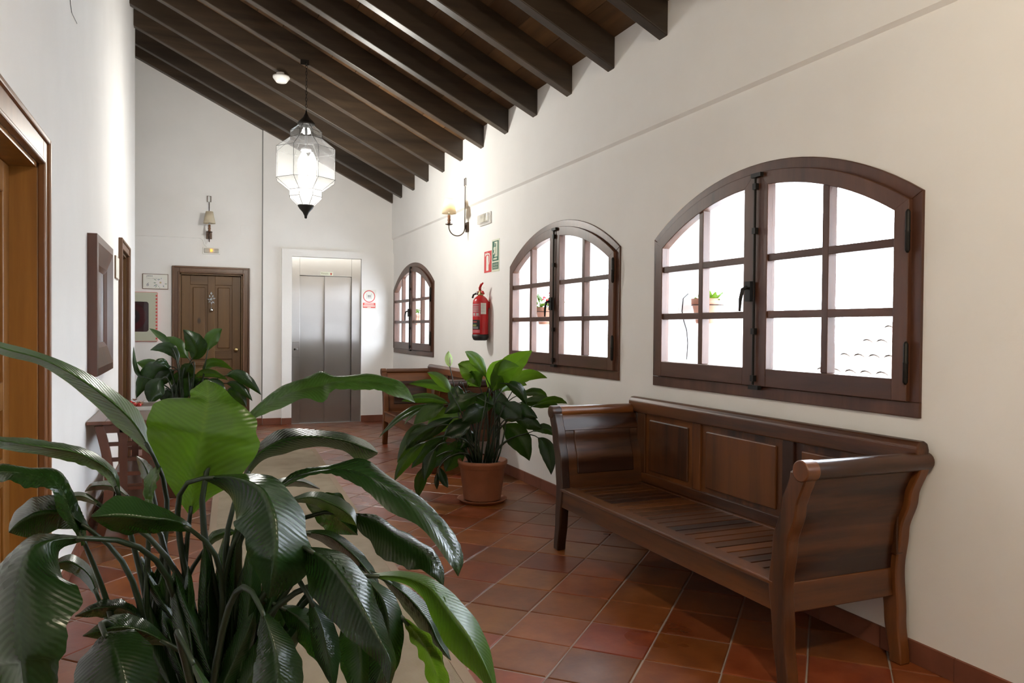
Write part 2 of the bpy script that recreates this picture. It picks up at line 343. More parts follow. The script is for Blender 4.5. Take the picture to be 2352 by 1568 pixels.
BIG_PLANT_LEAVES = [
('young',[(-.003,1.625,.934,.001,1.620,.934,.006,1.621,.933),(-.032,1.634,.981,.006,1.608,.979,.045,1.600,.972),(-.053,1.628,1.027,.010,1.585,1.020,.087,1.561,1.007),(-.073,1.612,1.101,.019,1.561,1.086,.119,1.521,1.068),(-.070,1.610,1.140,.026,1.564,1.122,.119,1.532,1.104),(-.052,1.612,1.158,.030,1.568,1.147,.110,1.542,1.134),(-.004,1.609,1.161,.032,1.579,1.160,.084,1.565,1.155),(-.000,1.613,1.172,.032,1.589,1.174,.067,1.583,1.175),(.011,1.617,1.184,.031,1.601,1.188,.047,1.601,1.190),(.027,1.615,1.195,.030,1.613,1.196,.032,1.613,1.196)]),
('fresh',[(-.069,1.670,1.043,-.066,1.650,1.048,-.064,1.667,1.047),(-.128,1.698,1.096,-.103,1.613,1.124,-.093,1.687,1.131),(-.188,1.658,1.169,-.169,1.587,1.192,-.167,1.651,1.202),(-.247,1.621,1.224,-.235,1.573,1.237,-.239,1.619,1.245),(-.316,1.615,1.249,-.303,1.569,1.261,-.309,1.614,1.269),(-.361,1.571,1.287,-.358,1.560,1.289,-.360,1.571,1.290)]),
('fresh',[(-.129,1.643,.976,-.124,1.619,.982,-.122,1.631,.980),(-.149,1.658,1.008,-.134,1.592,1.029,-.130,1.626,1.030),(-.195,1.642,1.041,-.181,1.568,1.069,-.182,1.610,1.074),(-.251,1.617,1.063,-.239,1.550,1.088,-.243,1.590,1.094),(-.314,1.612,1.081,-.301,1.554,1.101,-.306,1.589,1.104),(-.347,1.565,1.109,-.344,1.551,1.112,-.345,1.559,1.113)]),
('mature',[(-.177,1.558,.906,-.176,1.585,.901,-.175,1.612,.896),(-.197,1.500,.968,-.194,1.561,.960,-.188,1.621,.953),(-.215,1.465,1.024,-.215,1.539,1.023,-.213,1.611,1.024),(-.246,1.441,1.042,-.255,1.513,1.047,-.265,1.586,1.046),(-.278,1.437,1.050,-.292,1.506,1.054,-.305,1.577,1.051),(-.330,1.489,1.054,-.333,1.502,1.054,-.336,1.515,1.053)]),
('mature',[(.023,1.537,1.021,.023,1.526,1.020,.023,1.537,1.016),(.076,1.530,1.023,.072,1.462,1.030,.069,1.523,.985),(.143,1.500,1.020,.115,1.400,1.018,.079,1.504,.947),(.186,1.445,.974,.131,1.360,.983,.074,1.476,.941),(.194,1.392,.928,.133,1.337,.946,.091,1.437,.923),(.201,1.385,.878,.130,1.327,.909,.097,1.442,.885),(.163,1.384,.843,.126,1.339,.868,.117,1.412,.849),(.124,1.355,.839,.123,1.350,.841,.123,1.355,.839)]),
('fresh',[(.090,1.601,1.107,.091,1.585,1.107,.092,1.570,1.106),(.141,1.628,1.158,.145,1.585,1.149,.148,1.542,1.140),(.205,1.633,1.190,.204,1.582,1.175,.204,1.532,1.159),(.249,1.649,1.206,.246,1.587,1.182,.243,1.525,1.158),(.282,1.626,1.200,.276,1.585,1.190,.270,1.545,1.177),(.356,1.627,1.200,.346,1.588,1.188,.336,1.550,1.174),(.418,1.623,1.187,.401,1.586,1.175,.385,1.550,1.163),(.445,1.595,1.142,.443,1.590,1.142,.441,1.585,1.142)]),
('mature',[(.098,1.618,.998,.100,1.601,.999,.104,1.615,.994),(.117,1.658,1.043,.123,1.614,1.041,.135,1.649,1.024),(.173,1.683,1.083,.173,1.615,1.071,.189,1.672,1.035),(.242,1.665,1.083,.235,1.611,1.076,.242,1.661,1.047),(.309,1.659,1.073,.296,1.607,1.066,.301,1.659,1.037),(.359,1.666,1.051,.340,1.599,1.049,.343,1.665,1.009),(.370,1.614,1.036,.366,1.599,1.037,.368,1.614,1.031)]),
('mature',[(.154,1.569,.979,.154,1.557,.980,.154,1.547,.979),(.195,1.590,1.008,.194,1.562,1.006,.194,1.539,1.002),(.261,1.584,1.020,.257,1.557,1.016,.254,1.536,1.011),(.328,1.594,1.026,.311,1.545,1.011,.297,1.507,.995),(.396,1.588,.985,.368,1.521,.981,.339,1.476,.960),(.455,1.546,.935,.426,1.485,.939,.393,1.446,.926),(.499,1.486,.884,.465,1.446,.883,.438,1.412,.885),(.504,1.448,.839,.478,1.418,.845,.458,1.393,.850),(.484,1.415,.816,.484,1.415,.816,.484,1.415,.816)]),
('mature',[(.300,1.571,.921,.297,1.561,.922,.295,1.555,.920),(.367,1.618,.898,.351,1.560,.905,.330,1.539,.875),(.419,1.611,.864,.394,1.541,.873,.359,1.522,.836),(.465,1.580,.840,.437,1.522,.845,.404,1.505,.817),(.485,1.521,.811,.463,1.489,.816,.439,1.477,.810),(.476,1.483,.776,.476,1.483,.776,.476,1.483,.776)]),
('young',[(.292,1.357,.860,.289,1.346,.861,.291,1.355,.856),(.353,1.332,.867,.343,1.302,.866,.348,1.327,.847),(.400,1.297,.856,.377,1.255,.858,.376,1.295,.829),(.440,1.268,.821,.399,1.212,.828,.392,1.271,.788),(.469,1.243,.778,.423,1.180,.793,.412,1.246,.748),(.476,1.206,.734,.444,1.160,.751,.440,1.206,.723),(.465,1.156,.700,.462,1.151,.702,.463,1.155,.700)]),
('mature',[(.190,1.382,.913,.187,1.368,.915,.186,1.378,.909),(.246,1.385,.900,.217,1.312,.905,.190,1.369,.850),(.282,1.328,.870,.240,1.258,.877,.203,1.322,.827),(.296,1.280,.828,.260,1.217,.842,.229,1.273,.801),(.302,1.237,.798,.275,1.188,.812,.255,1.232,.783),(.307,1.202,.764,.290,1.171,.777,.279,1.199,.764),(.290,1.174,.736,.288,1.171,.738,.288,1.174,.737)]),
('mature',[(.342,1.435,.825,.337,1.423,.828,.339,1.436,.821),(.400,1.445,.791,.376,1.395,.799,.378,1.452,.765),(.437,1.409,.749,.407,1.360,.760,.406,1.421,.726),(.445,1.376,.714,.422,1.342,.724,.424,1.385,.701),(.442,1.329,.694,.440,1.323,.696,.441,1.329,.693)]),
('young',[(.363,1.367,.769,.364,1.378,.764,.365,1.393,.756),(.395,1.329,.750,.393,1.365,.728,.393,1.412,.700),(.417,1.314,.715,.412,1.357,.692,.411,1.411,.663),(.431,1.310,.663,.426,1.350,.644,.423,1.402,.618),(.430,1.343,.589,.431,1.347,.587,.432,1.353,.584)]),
('mature',[(.198,1.511,.909,.196,1.495,.911,.198,1.511,.904),(.258,1.539,.897,.244,1.474,.905,.248,1.541,.870),(.304,1.512,.867,.282,1.447,.876,.283,1.519,.841),(.327,1.467,.838,.308,1.424,.845,.310,1.474,.823),(.331,1.423,.815,.329,1.415,.817,.330,1.423,.814)]),
('fresh',[(.173,1.560,.959,.172,1.549,.959,.174,1.563,.954),(.224,1.561,.973,.219,1.529,.968,.224,1.569,.947),(.273,1.556,.961,.258,1.512,.955,.260,1.572,.923),(.302,1.530,.940,.284,1.491,.939,.282,1.548,.912),(.300,1.489,.916,.299,1.484,.917,.299,1.491,.915)]),
('mature',[(.157,1.644,.962,.157,1.620,.965,.161,1.643,.959),(.169,1.671,.981,.167,1.616,.983,.175,1.668,.964),(.219,1.680,.980,.210,1.620,.983,.217,1.681,.960),(.252,1.635,.963,.250,1.624,.964,.252,1.635,.961)]),
('mature',[(.217,1.601,.949,.216,1.595,.948,.217,1.608,.943),(.279,1.615,.957,.258,1.588,.933,.253,1.661,.884),(.315,1.610,.920,.289,1.586,.904,.279,1.659,.861),(.320,1.575,.874,.319,1.572,.874,.320,1.578,.872)]),
('mature',[(-.152,1.385,.958,-.151,1.381,.962,-.153,1.392,.962),(-.187,1.368,.948,-.188,1.353,.971,-.196,1.401,.968),(-.174,1.333,.912,-.215,1.321,.968,-.247,1.437,.955),(-.148,1.281,.913,-.222,1.280,.942,-.276,1.422,.914),(-.150,1.248,.891,-.219,1.246,.903,-.284,1.381,.867),(-.160,1.227,.858,-.213,1.221,.863,-.275,1.333,.825),(-.172,1.226,.800,-.207,1.217,.804,-.253,1.300,.770),(-.199,1.225,.738,-.199,1.223,.739,-.200,1.228,.737)]),
('mature',[(-.120,1.353,.818,-.122,1.344,.819,-.126,1.356,.813),(-.081,1.351,.816,-.113,1.319,.814,-.155,1.380,.776),(-.053,1.326,.790,-.098,1.280,.797,-.168,1.367,.748),(-.045,1.299,.744,-.084,1.252,.761,-.151,1.335,.719),(-.052,1.271,.692,-.073,1.235,.709,-.111,1.292,.681),(-.067,1.234,.669,-.067,1.232,.671,-.068,1.235,.669)]),
('mature',[(.109,1.277,.848,.106,1.271,.850,.105,1.279,.846),(.133,1.265,.827,.114,1.246,.831,.101,1.278,.816),(.157,1.244,.791,.122,1.220,.799,.098,1.270,.778),(.165,1.232,.743,.126,1.207,.757,.093,1.262,.735),(.132,1.195,.688,.131,1.193,.689,.130,1.196,.688)]),
('mature',[(-.002,1.468,.936,.001,1.447,.946,.004,1.459,.949),(-.028,1.469,.940,-.023,1.425,.968,-.021,1.451,.973),(-.069,1.466,.941,-.064,1.409,.980,-.063,1.444,.999),(-.114,1.462,.947,-.108,1.396,.991,-.110,1.437,1.016),(-.146,1.402,.989,-.145,1.389,.994,-.146,1.397,.995)]),
('mature',[(-.169,1.573,.929,-.166,1.560,.934,-.166,1.573,.934),(-.216,1.598,.930,-.201,1.543,.969,-.202,1.600,.982),(-.242,1.588,.923,-.238,1.526,.977,-.256,1.608,.990),(-.260,1.566,.926,-.265,1.515,.966,-.287,1.589,.966),(-.281,1.515,.950,-.280,1.510,.952,-.282,1.516,.951)]),
('fresh',[(-.151,1.647,.951,-.147,1.618,.959,-.149,1.646,.956),(-.193,1.690,.960,-.184,1.622,.982,-.190,1.689,.977),(-.223,1.692,.957,-.216,1.625,.979,-.226,1.694,.972),(-.242,1.638,.966,-.240,1.624,.970,-.242,1.638,.968)]),
('mature',[(-.105,1.689,.951,-.102,1.664,.958,-.103,1.688,.955),(-.146,1.747,.965,-.138,1.679,.985,-.140,1.744,.983),(-.178,1.752,.967,-.173,1.694,.987,-.180,1.754,.983),(-.190,1.712,.973,-.189,1.700,.976,-.190,1.712,.975)]),
('fresh',[(-.076,1.660,.938,-.073,1.651,.940,-.071,1.642,.942),(-.084,1.676,.973,-.073,1.652,.976,-.063,1.628,.978),(-.078,1.690,1.005,-.065,1.660,1.004,-.056,1.631,1.004),(-.051,1.669,1.030,-.051,1.665,1.030,-.050,1.661,1.030)]),
('mature',[(-.071,1.729,.955,-.068,1.715,.958,-.066,1.724,.957),(-.091,1.766,.982,-.076,1.719,.994,-.065,1.745,.993),(-.099,1.777,1.006,-.087,1.734,1.018,-.081,1.761,1.018),(-.102,1.758,1.031,-.101,1.751,1.033,-.100,1.756,1.032)]),
('mature',[(.200,1.390,.818,.197,1.384,.820,.196,1.392,.816),(.236,1.391,.776,.212,1.366,.781,.199,1.406,.763),(.249,1.375,.723,.222,1.350,.732,.207,1.392,.713),(.235,1.347,.666,.233,1.344,.668,.233,1.348,.666)]),
('mature',[(.296,1.394,.849,.293,1.388,.850,.292,1.395,.846),(.351,1.388,.804,.323,1.363,.806,.314,1.404,.785),(.365,1.375,.740,.330,1.349,.755,.313,1.396,.740),(.349,1.368,.674,.319,1.342,.697,.303,1.387,.688),(.299,1.353,.640,.297,1.350,.642,.297,1.353,.641)]),
('mature',[(.274,1.423,.777,.271,1.417,.779,.270,1.425,.776),(.321,1.427,.727,.284,1.400,.735,.259,1.452,.711),(.331,1.414,.667,.289,1.386,.683,.262,1.442,.663),(.289,1.388,.595,.288,1.385,.596,.288,1.389,.595)]),
('fresh',[(.005,1.257,.794,.003,1.248,.797,.002,1.259,.792),(.017,1.252,.775,.012,1.233,.782,.007,1.256,.770),(.034,1.241,.749,.026,1.216,.757,.020,1.247,.741),(.046,1.212,.717,.045,1.207,.719,.045,1.212,.716)]),
('mature',[(-.077,1.602,.735,-.075,1.584,.744,-.074,1.592,.743),(-.120,1.641,.742,-.111,1.578,.777,-.109,1.607,.781),(-.154,1.641,.745,-.150,1.572,.786,-.155,1.609,.787),(-.192,1.587,.770,-.191,1.579,.774,-.192,1.583,.773)]),
('mature',[(.026,1.669,.850,.028,1.661,.850,.030,1.668,.847),(.041,1.675,.880,.046,1.654,.876,.052,1.670,.863),(.072,1.659,.890,.073,1.643,.886,.075,1.657,.874),(.089,1.640,.886,.089,1.637,.886,.089,1.640,.884)]),
('mature',[(.157,1.506,.774,.155,1.498,.775,.155,1.506,.770),(.213,1.507,.757,.192,1.472,.754,.178,1.520,.717),(.250,1.478,.707,.224,1.447,.710,.208,1.494,.680),(.252,1.438,.644,.251,1.434,.645,.251,1.438,.643)]),
('mature',[(.099,1.644,.789,.101,1.630,.791,.105,1.641,.785),(.116,1.672,.840,.126,1.631,.841,.141,1.661,.822),(.149,1.672,.876,.153,1.631,.869,.164,1.665,.843),(.194,1.630,.871,.194,1.625,.871,.194,1.630,.869)]),
('mature',[(-.167,1.677,.773,-.163,1.664,.778,-.161,1.677,.775),(-.192,1.690,.805,-.176,1.649,.826,-.172,1.690,.821),(-.216,1.681,.828,-.207,1.641,.857,-.210,1.687,.859),(-.242,1.638,.853,-.241,1.634,.855,-.242,1.639,.854)]),
('mature',[(-.032,1.444,.747,-.031,1.435,.753,-.030,1.448,.751),(-.080,1.469,.749,-.071,1.431,.783,-.068,1.482,.783),(-.112,1.463,.759,-.110,1.426,.798,-.116,1.485,.800),(-.162,1.429,.789,-.161,1.425,.791,-.162,1.431,.790)]),
('mature',[(-.053,1.672,.560,-.042,1.652,.567,-.032,1.663,.561),(-.063,1.682,.639,-.047,1.656,.647,-.032,1.669,.641),(-.071,1.689,.718,-.051,1.659,.727,-.033,1.673,.721),(-.070,1.686,.788,-.056,1.662,.794,-.043,1.674,.789),(-.055,1.666,.833,-.054,1.662,.834,-.053,1.665,.833)]),
('mature',[(.001,1.530,.614,.008,1.511,.622,.014,1.524,.615),(-.004,1.538,.685,.006,1.513,.694,.015,1.530,.686),(-.013,1.546,.756,-.001,1.517,.765,.011,1.536,.758),(-.009,1.540,.819,-.001,1.518,.825,.007,1.534,.819),(-.003,1.522,.860,-.002,1.519,.861,-.001,1.522,.860)]),
('mature',[(-.017,1.666,.556,-.010,1.647,.564,-.003,1.660,.558),(-.029,1.677,.633,-.019,1.651,.642,-.008,1.668,.635),(-.035,1.684,.710,-.022,1.654,.720,-.009,1.673,.712),(-.037,1.681,.778,-.027,1.658,.785,-.019,1.673,.779),(-.027,1.662,.822,-.026,1.658,.824,-.026,1.661,.822)]),
('mature',[(.019,1.578,.590,.027,1.559,.597,.035,1.572,.589),(.018,1.585,.676,.029,1.559,.684,.041,1.575,.676),(.015,1.591,.762,.028,1.561,.771,.043,1.579,.763),(.019,1.585,.837,.029,1.562,.843,.039,1.577,.838),(.025,1.568,.885,.026,1.564,.886,.027,1.567,.885)]),
('mature',[(.043,1.609,.572,.052,1.590,.578,.062,1.601,.571),(.042,1.616,.668,.056,1.590,.675,.070,1.604,.667),(.043,1.620,.765,.059,1.590,.772,.078,1.605,.764),(.052,1.613,.848,.064,1.590,.853,.076,1.603,.847),(.064,1.594,.900,.065,1.590,.901,.066,1.593,.900)]),
('mature',[(.060,1.578,.583,.068,1.559,.589,.077,1.571,.582),(.062,1.584,.683,.074,1.559,.690,.087,1.573,.681),(.063,1.588,.783,.078,1.559,.790,.094,1.575,.782),(.072,1.581,.869,.082,1.558,.874,.094,1.572,.868),(.083,1.562,.923,.084,1.558,.924,.085,1.562,.923)]),
('mature',[(.072,1.511,.612,.081,1.492,.617,.091,1.503,.609),(.080,1.514,.704,.093,1.488,.710,.108,1.502,.701),(.087,1.515,.798,.103,1.486,.803,.123,1.500,.794),(.098,1.508,.877,.109,1.485,.880,.123,1.497,.874),(.115,1.486,.926,.116,1.483,.927,.117,1.486,.926)]),
('mature',[(-.033,1.704,.541,-.027,1.685,.550,-.022,1.699,.544),(-.054,1.719,.629,-.045,1.694,.640,-.037,1.712,.633),(-.073,1.732,.719,-.061,1.702,.730,-.052,1.723,.724),(-.086,1.733,.797,-.078,1.710,.804,-.071,1.727,.800),(-.085,1.718,.848,-.085,1.714,.849,-.084,1.717,.848)]),
('mature',[(.026,1.572,.575,.034,1.552,.582,.044,1.564,.574),(.023,1.579,.645,.036,1.553,.654,.050,1.567,.645),(.019,1.584,.716,.035,1.555,.725,.053,1.570,.717),(.022,1.580,.779,.033,1.556,.785,.045,1.570,.779),(.035,1.560,.820,.036,1.556,.821,.037,1.559,.820)]),
('mature',[(.101,1.620,.558,.109,1.601,.563,.118,1.613,.555),(.111,1.622,.652,.123,1.597,.657,.137,1.611,.647),(.128,1.620,.747,.142,1.590,.751,.160,1.606,.740),(.145,1.609,.826,.154,1.586,.829,.167,1.600,.822),(.164,1.587,.875,.164,1.583,.876,.166,1.586,.875)]),
('mature',[(.115,1.574,.568,.123,1.555,.573,.133,1.566,.564),(.125,1.575,.639,.137,1.550,.644,.152,1.563,.633),(.138,1.574,.711,.153,1.545,.716,.172,1.559,.703),(.153,1.564,.772,.163,1.541,.775,.177,1.554,.766),(.172,1.542,.810,.172,1.538,.810,.174,1.541,.809)]),
('mature',[(.072,1.650,.549,.083,1.631,.555,.095,1.640,.547),(.070,1.656,.617,.086,1.630,.623,.104,1.642,.614),(.075,1.658,.686,.095,1.628,.692,.117,1.640,.681),(.086,1.650,.744,.100,1.627,.749,.116,1.638,.742),(.101,1.631,.782,.102,1.627,.783,.103,1.630,.782)]),
('mature',[(-.016,1.739,.501,-.010,1.721,.513,-.004,1.734,.509),(-.052,1.760,.557,-.042,1.735,.572,-.033,1.752,.569),(-.085,1.778,.615,-.072,1.749,.632,-.062,1.769,.629),(-.109,1.784,.669,-.099,1.761,.681,-.092,1.777,.679),(-.112,1.770,.709,-.111,1.766,.711,-.110,1.770,.710)]),
('mature',[(.131,1.669,.496,.137,1.650,.500,.146,1.662,.489),(.151,1.666,.561,.161,1.642,.565,.174,1.656,.552),(.171,1.662,.626,.183,1.633,.630,.200,1.650,.615),(.194,1.649,.681,.202,1.626,.684,.214,1.640,.674),(.210,1.627,.716,.210,1.623,.717,.211,1.627,.715)]),
('mature',[(.042,1.671,.514,.053,1.652,.515,.066,1.661,.503),(.069,1.664,.602,.086,1.639,.602,.105,1.649,.587),(.096,1.657,.691,.117,1.628,.688,.141,1.638,.672),(.131,1.640,.762,.145,1.618,.761,.162,1.627,.748),(.161,1.615,.804,.162,1.611,.804,.163,1.614,.802)]),
('mature',[(.060,1.634,.528,.068,1.615,.530,.077,1.626,.517),(.084,1.629,.582,.095,1.604,.583,.109,1.618,.566),(.113,1.621,.638,.126,1.592,.636,.143,1.607,.616),(.144,1.604,.681,.153,1.582,.681,.165,1.594,.666),(.169,1.579,.707,.169,1.575,.707,.170,1.578,.705)]),
('mature',[(.082,1.535,.567,.089,1.516,.572,.097,1.529,.562),(.102,1.533,.653,.111,1.508,.659,.122,1.524,.648),(.119,1.531,.741,.130,1.502,.746,.145,1.519,.734),(.143,1.517,.815,.150,1.494,.819,.161,1.509,.810),(.160,1.495,.861,.160,1.491,.862,.161,1.494,.861)]),
('mature',[(.019,1.525,.578,.028,1.506,.588,.038,1.517,.583),(-.002,1.540,.649,.012,1.514,.662,.026,1.528,.657),(-.024,1.553,.722,-.006,1.523,.735,.011,1.538,.732),(-.033,1.553,.787,-.021,1.530,.796,-.009,1.543,.794),(-.031,1.539,.832,-.030,1.535,.833,-.029,1.538,.832)]),
('mature',[(-.038,1.637,.536,-.026,1.617,.546,-.014,1.627,.543),(-.061,1.651,.601,-.043,1.625,.614,-.026,1.636,.612),(-.084,1.664,.667,-.061,1.634,.682,-.040,1.646,.682),(-.094,1.666,.728,-.078,1.642,.739,-.063,1.653,.738),(-.085,1.649,.771,-.084,1.645,.773,-.083,1.648,.772)]),
('mature',[(.058,1.498,.583,.064,1.479,.594,.071,1.493,.589),(.026,1.517,.659,.036,1.493,.672,.046,1.509,.668),(-.004,1.535,.736,.009,1.505,.750,.021,1.524,.747),(-.024,1.539,.806,-.016,1.517,.816,-.007,1.532,.813),(-.027,1.526,.853,-.026,1.522,.855,-.025,1.525,.854)]),
('mature',[(.036,1.586,.545,.047,1.567,.556,.059,1.577,.553),(.014,1.600,.597,.030,1.575,.612,.046,1.587,.611),(-.013,1.615,.650,.007,1.586,.668,.028,1.598,.668),(-.022,1.616,.702,-.008,1.593,.714,.007,1.604,.714),(-.020,1.602,.740,-.019,1.598,.742,-.018,1.601,.741)]),
('mature',[(-.010,1.650,.524,.001,1.631,.535,.013,1.640,.532),(-.043,1.669,.614,-.026,1.643,.628,-.009,1.655,.626),(-.076,1.687,.706,-.054,1.657,.721,-.033,1.669,.721),(-.090,1.690,.788,-.074,1.667,.799,-.060,1.678,.798),(-.090,1.678,.844,-.088,1.673,.845,-.087,1.676,.845)]),
('mature',[(-.001,1.601,.556,.007,1.582,.556,.016,1.594,.542),(.040,1.589,.622,.052,1.565,.620,.065,1.578,.601),(.080,1.576,.687,.095,1.548,.683,.112,1.563,.662),(.122,1.555,.739,.132,1.533,.736,.144,1.546,.721),(.153,1.529,.767,.153,1.525,.768,.155,1.528,.766)]),
('mature',[(-.013,1.657,.533,-.002,1.638,.532,.008,1.648,.517),(.031,1.643,.607,.047,1.619,.603,.063,1.630,.584),(.070,1.630,.681,.088,1.602,.674,.109,1.613,.652),(.115,1.609,.738,.127,1.587,.733,.142,1.597,.717),(.152,1.581,.769,.153,1.577,.769,.154,1.580,.767)]),
('mature',[(.077,1.622,.523,.085,1.603,.532,.093,1.615,.526),(.064,1.634,.595,.074,1.609,.606,.087,1.624,.599),(.050,1.644,.668,.063,1.615,.680,.079,1.632,.674),(.041,1.644,.733,.050,1.621,.742,.061,1.635,.738),(.043,1.628,.777,.044,1.624,.779,.045,1.627,.778)]),
('mature',[(-.019,1.578,.559,-.009,1.559,.570,-.000,1.570,.568),(-.049,1.596,.617,-.035,1.570,.632,-.022,1.585,.631),(-.084,1.614,.676,-.066,1.585,.694,-.050,1.600,.694),(-.100,1.618,.733,-.087,1.594,.745,-.076,1.608,.745),(-.102,1.605,.775,-.101,1.601,.776,-.100,1.604,.776)]),
('mature',[(-.037,1.666,.529,-.028,1.646,.533,-.020,1.658,.522),(-.017,1.663,.600,-.005,1.638,.604,.007,1.652,.591),(-.003,1.661,.671,.013,1.631,.675,.029,1.648,.662),(.018,1.649,.732,.029,1.626,.735,.040,1.639,.725),(.037,1.626,.770,.038,1.622,.770,.039,1.626,.769)]),
('mature',[(.071,1.704,.488,.080,1.684,.495,.092,1.695,.487),(.068,1.710,.564,.083,1.684,.572,.099,1.697,.563),(.069,1.714,.641,.087,1.684,.649,.107,1.698,.640),(.076,1.708,.708,.088,1.685,.713,.103,1.697,.706),(.091,1.687,.751,.092,1.684,.752,.094,1.687,.750)]),
('mature',[(.054,1.595,.538,.060,1.576,.549,.067,1.590,.545),(.011,1.619,.619,.020,1.594,.633,.030,1.612,.630),(-.033,1.642,.701,-.021,1.613,.717,-.010,1.633,.715),(-.069,1.653,.776,-.060,1.631,.787,-.053,1.647,.785),(-.079,1.643,.827,-.078,1.639,.829,-.078,1.643,.828)]),
('mature',[(.057,1.556,.565,.067,1.537,.566,.078,1.547,.554),(.077,1.553,.619,.091,1.528,.620,.107,1.540,.604),(.096,1.548,.674,.114,1.519,.673,.134,1.532,.654),(.123,1.534,.718,.135,1.511,.717,.149,1.522,.704),(.146,1.510,.743,.147,1.507,.744,.148,1.510,.742)]),
('mature',[(.012,1.730,.488,.019,1.711,.494,.027,1.724,.485),(.020,1.732,.552,.030,1.707,.558,.042,1.723,.548),(.026,1.734,.616,.040,1.704,.623,.054,1.722,.611),(.040,1.724,.672,.049,1.702,.677,.059,1.716,.668),(.053,1.704,.708,.053,1.700,.709,.054,1.703,.708)]),
('mature',[(-.016,1.688,.519,-.006,1.669,.518,.003,1.679,.504),(.019,1.678,.578,.033,1.653,.576,.048,1.665,.557),(.050,1.668,.638,.067,1.640,.633,.086,1.653,.611),(.087,1.650,.684,.099,1.628,.681,.112,1.639,.665),(.115,1.625,.709,.116,1.621,.709,.117,1.624,.707)]),
('mature',[(.081,1.552,.562,.087,1.533,.564,.095,1.546,.551),(.115,1.543,.622,.124,1.519,.623,.136,1.534,.606),(.149,1.533,.682,.160,1.505,.682,.176,1.521,.662),(.185,1.514,.731,.192,1.492,.730,.204,1.506,.717),(.210,1.489,.759,.210,1.485,.760,.211,1.488,.758)]),
('mature',[(.026,1.518,.587,.035,1.499,.590,.045,1.510,.578),(.044,1.516,.645,.058,1.491,.646,.073,1.503,.631),(.065,1.511,.702,.082,1.482,.703,.101,1.495,.685),(.088,1.498,.748,.100,1.475,.749,.114,1.487,.738),(.108,1.475,.777,.109,1.471,.778,.111,1.474,.776)]),
('mature',[(.059,1.499,.591,.069,1.480,.593,.081,1.490,.580),(.079,1.496,.644,.093,1.471,.644,.110,1.483,.627),(.101,1.490,.698,.119,1.461,.695,.140,1.473,.676),(.129,1.475,.739,.140,1.453,.738,.155,1.464,.724),(.152,1.452,.763,.153,1.448,.764,.154,1.451,.762)]),
('mature',[(-.026,1.635,.535,-.014,1.616,.545,-.001,1.625,.540),(-.045,1.648,.616,-.026,1.622,.627,-.008,1.633,.622),(-.059,1.658,.698,-.036,1.628,.709,-.014,1.639,.704),(-.059,1.655,.769,-.042,1.632,.777,-.027,1.642,.774),(-.052,1.640,.817,-.051,1.636,.818,-.049,1.639,.817)]),
('mature',[(.009,1.582,.561,.017,1.563,.564,.024,1.576,.551),(.043,1.573,.627,.053,1.549,.629,.064,1.564,.612),(.085,1.560,.694,.097,1.532,.694,.111,1.549,.675),(.122,1.541,.748,.129,1.519,.748,.140,1.533,.735),(.148,1.515,.780,.148,1.511,.781,.149,1.515,.779)]),
('mature',[(.006,1.581,.554,.014,1.562,.565,.021,1.575,.560),(-.014,1.595,.610,-.004,1.570,.623,.007,1.587,.619),(-.039,1.610,.668,-.025,1.580,.682,-.013,1.599,.678),(-.049,1.610,.721,-.039,1.587,.731,-.030,1.602,.728),(-.048,1.595,.759,-.048,1.591,.761,-.047,1.594,.760)]),
('mature',[(.053,1.607,.541,.059,1.589,.544,.065,1.602,.531),(.087,1.599,.594,.094,1.575,.596,.104,1.591,.580),(.124,1.587,.648,.132,1.559,.649,.145,1.578,.630),(.158,1.569,.691,.164,1.547,.693,.173,1.562,.680),(.178,1.545,.718,.179,1.541,.719,.180,1.544,.717)]),
('mature',[(.088,1.535,.564,.095,1.516,.571,.104,1.528,.563),(.092,1.539,.636,.102,1.514,.644,.115,1.529,.634),(.096,1.541,.709,.109,1.512,.716,.126,1.529,.706),(.104,1.534,.772,.113,1.512,.777,.125,1.526,.769),(.119,1.513,.812,.120,1.509,.813,.121,1.513,.812)])]
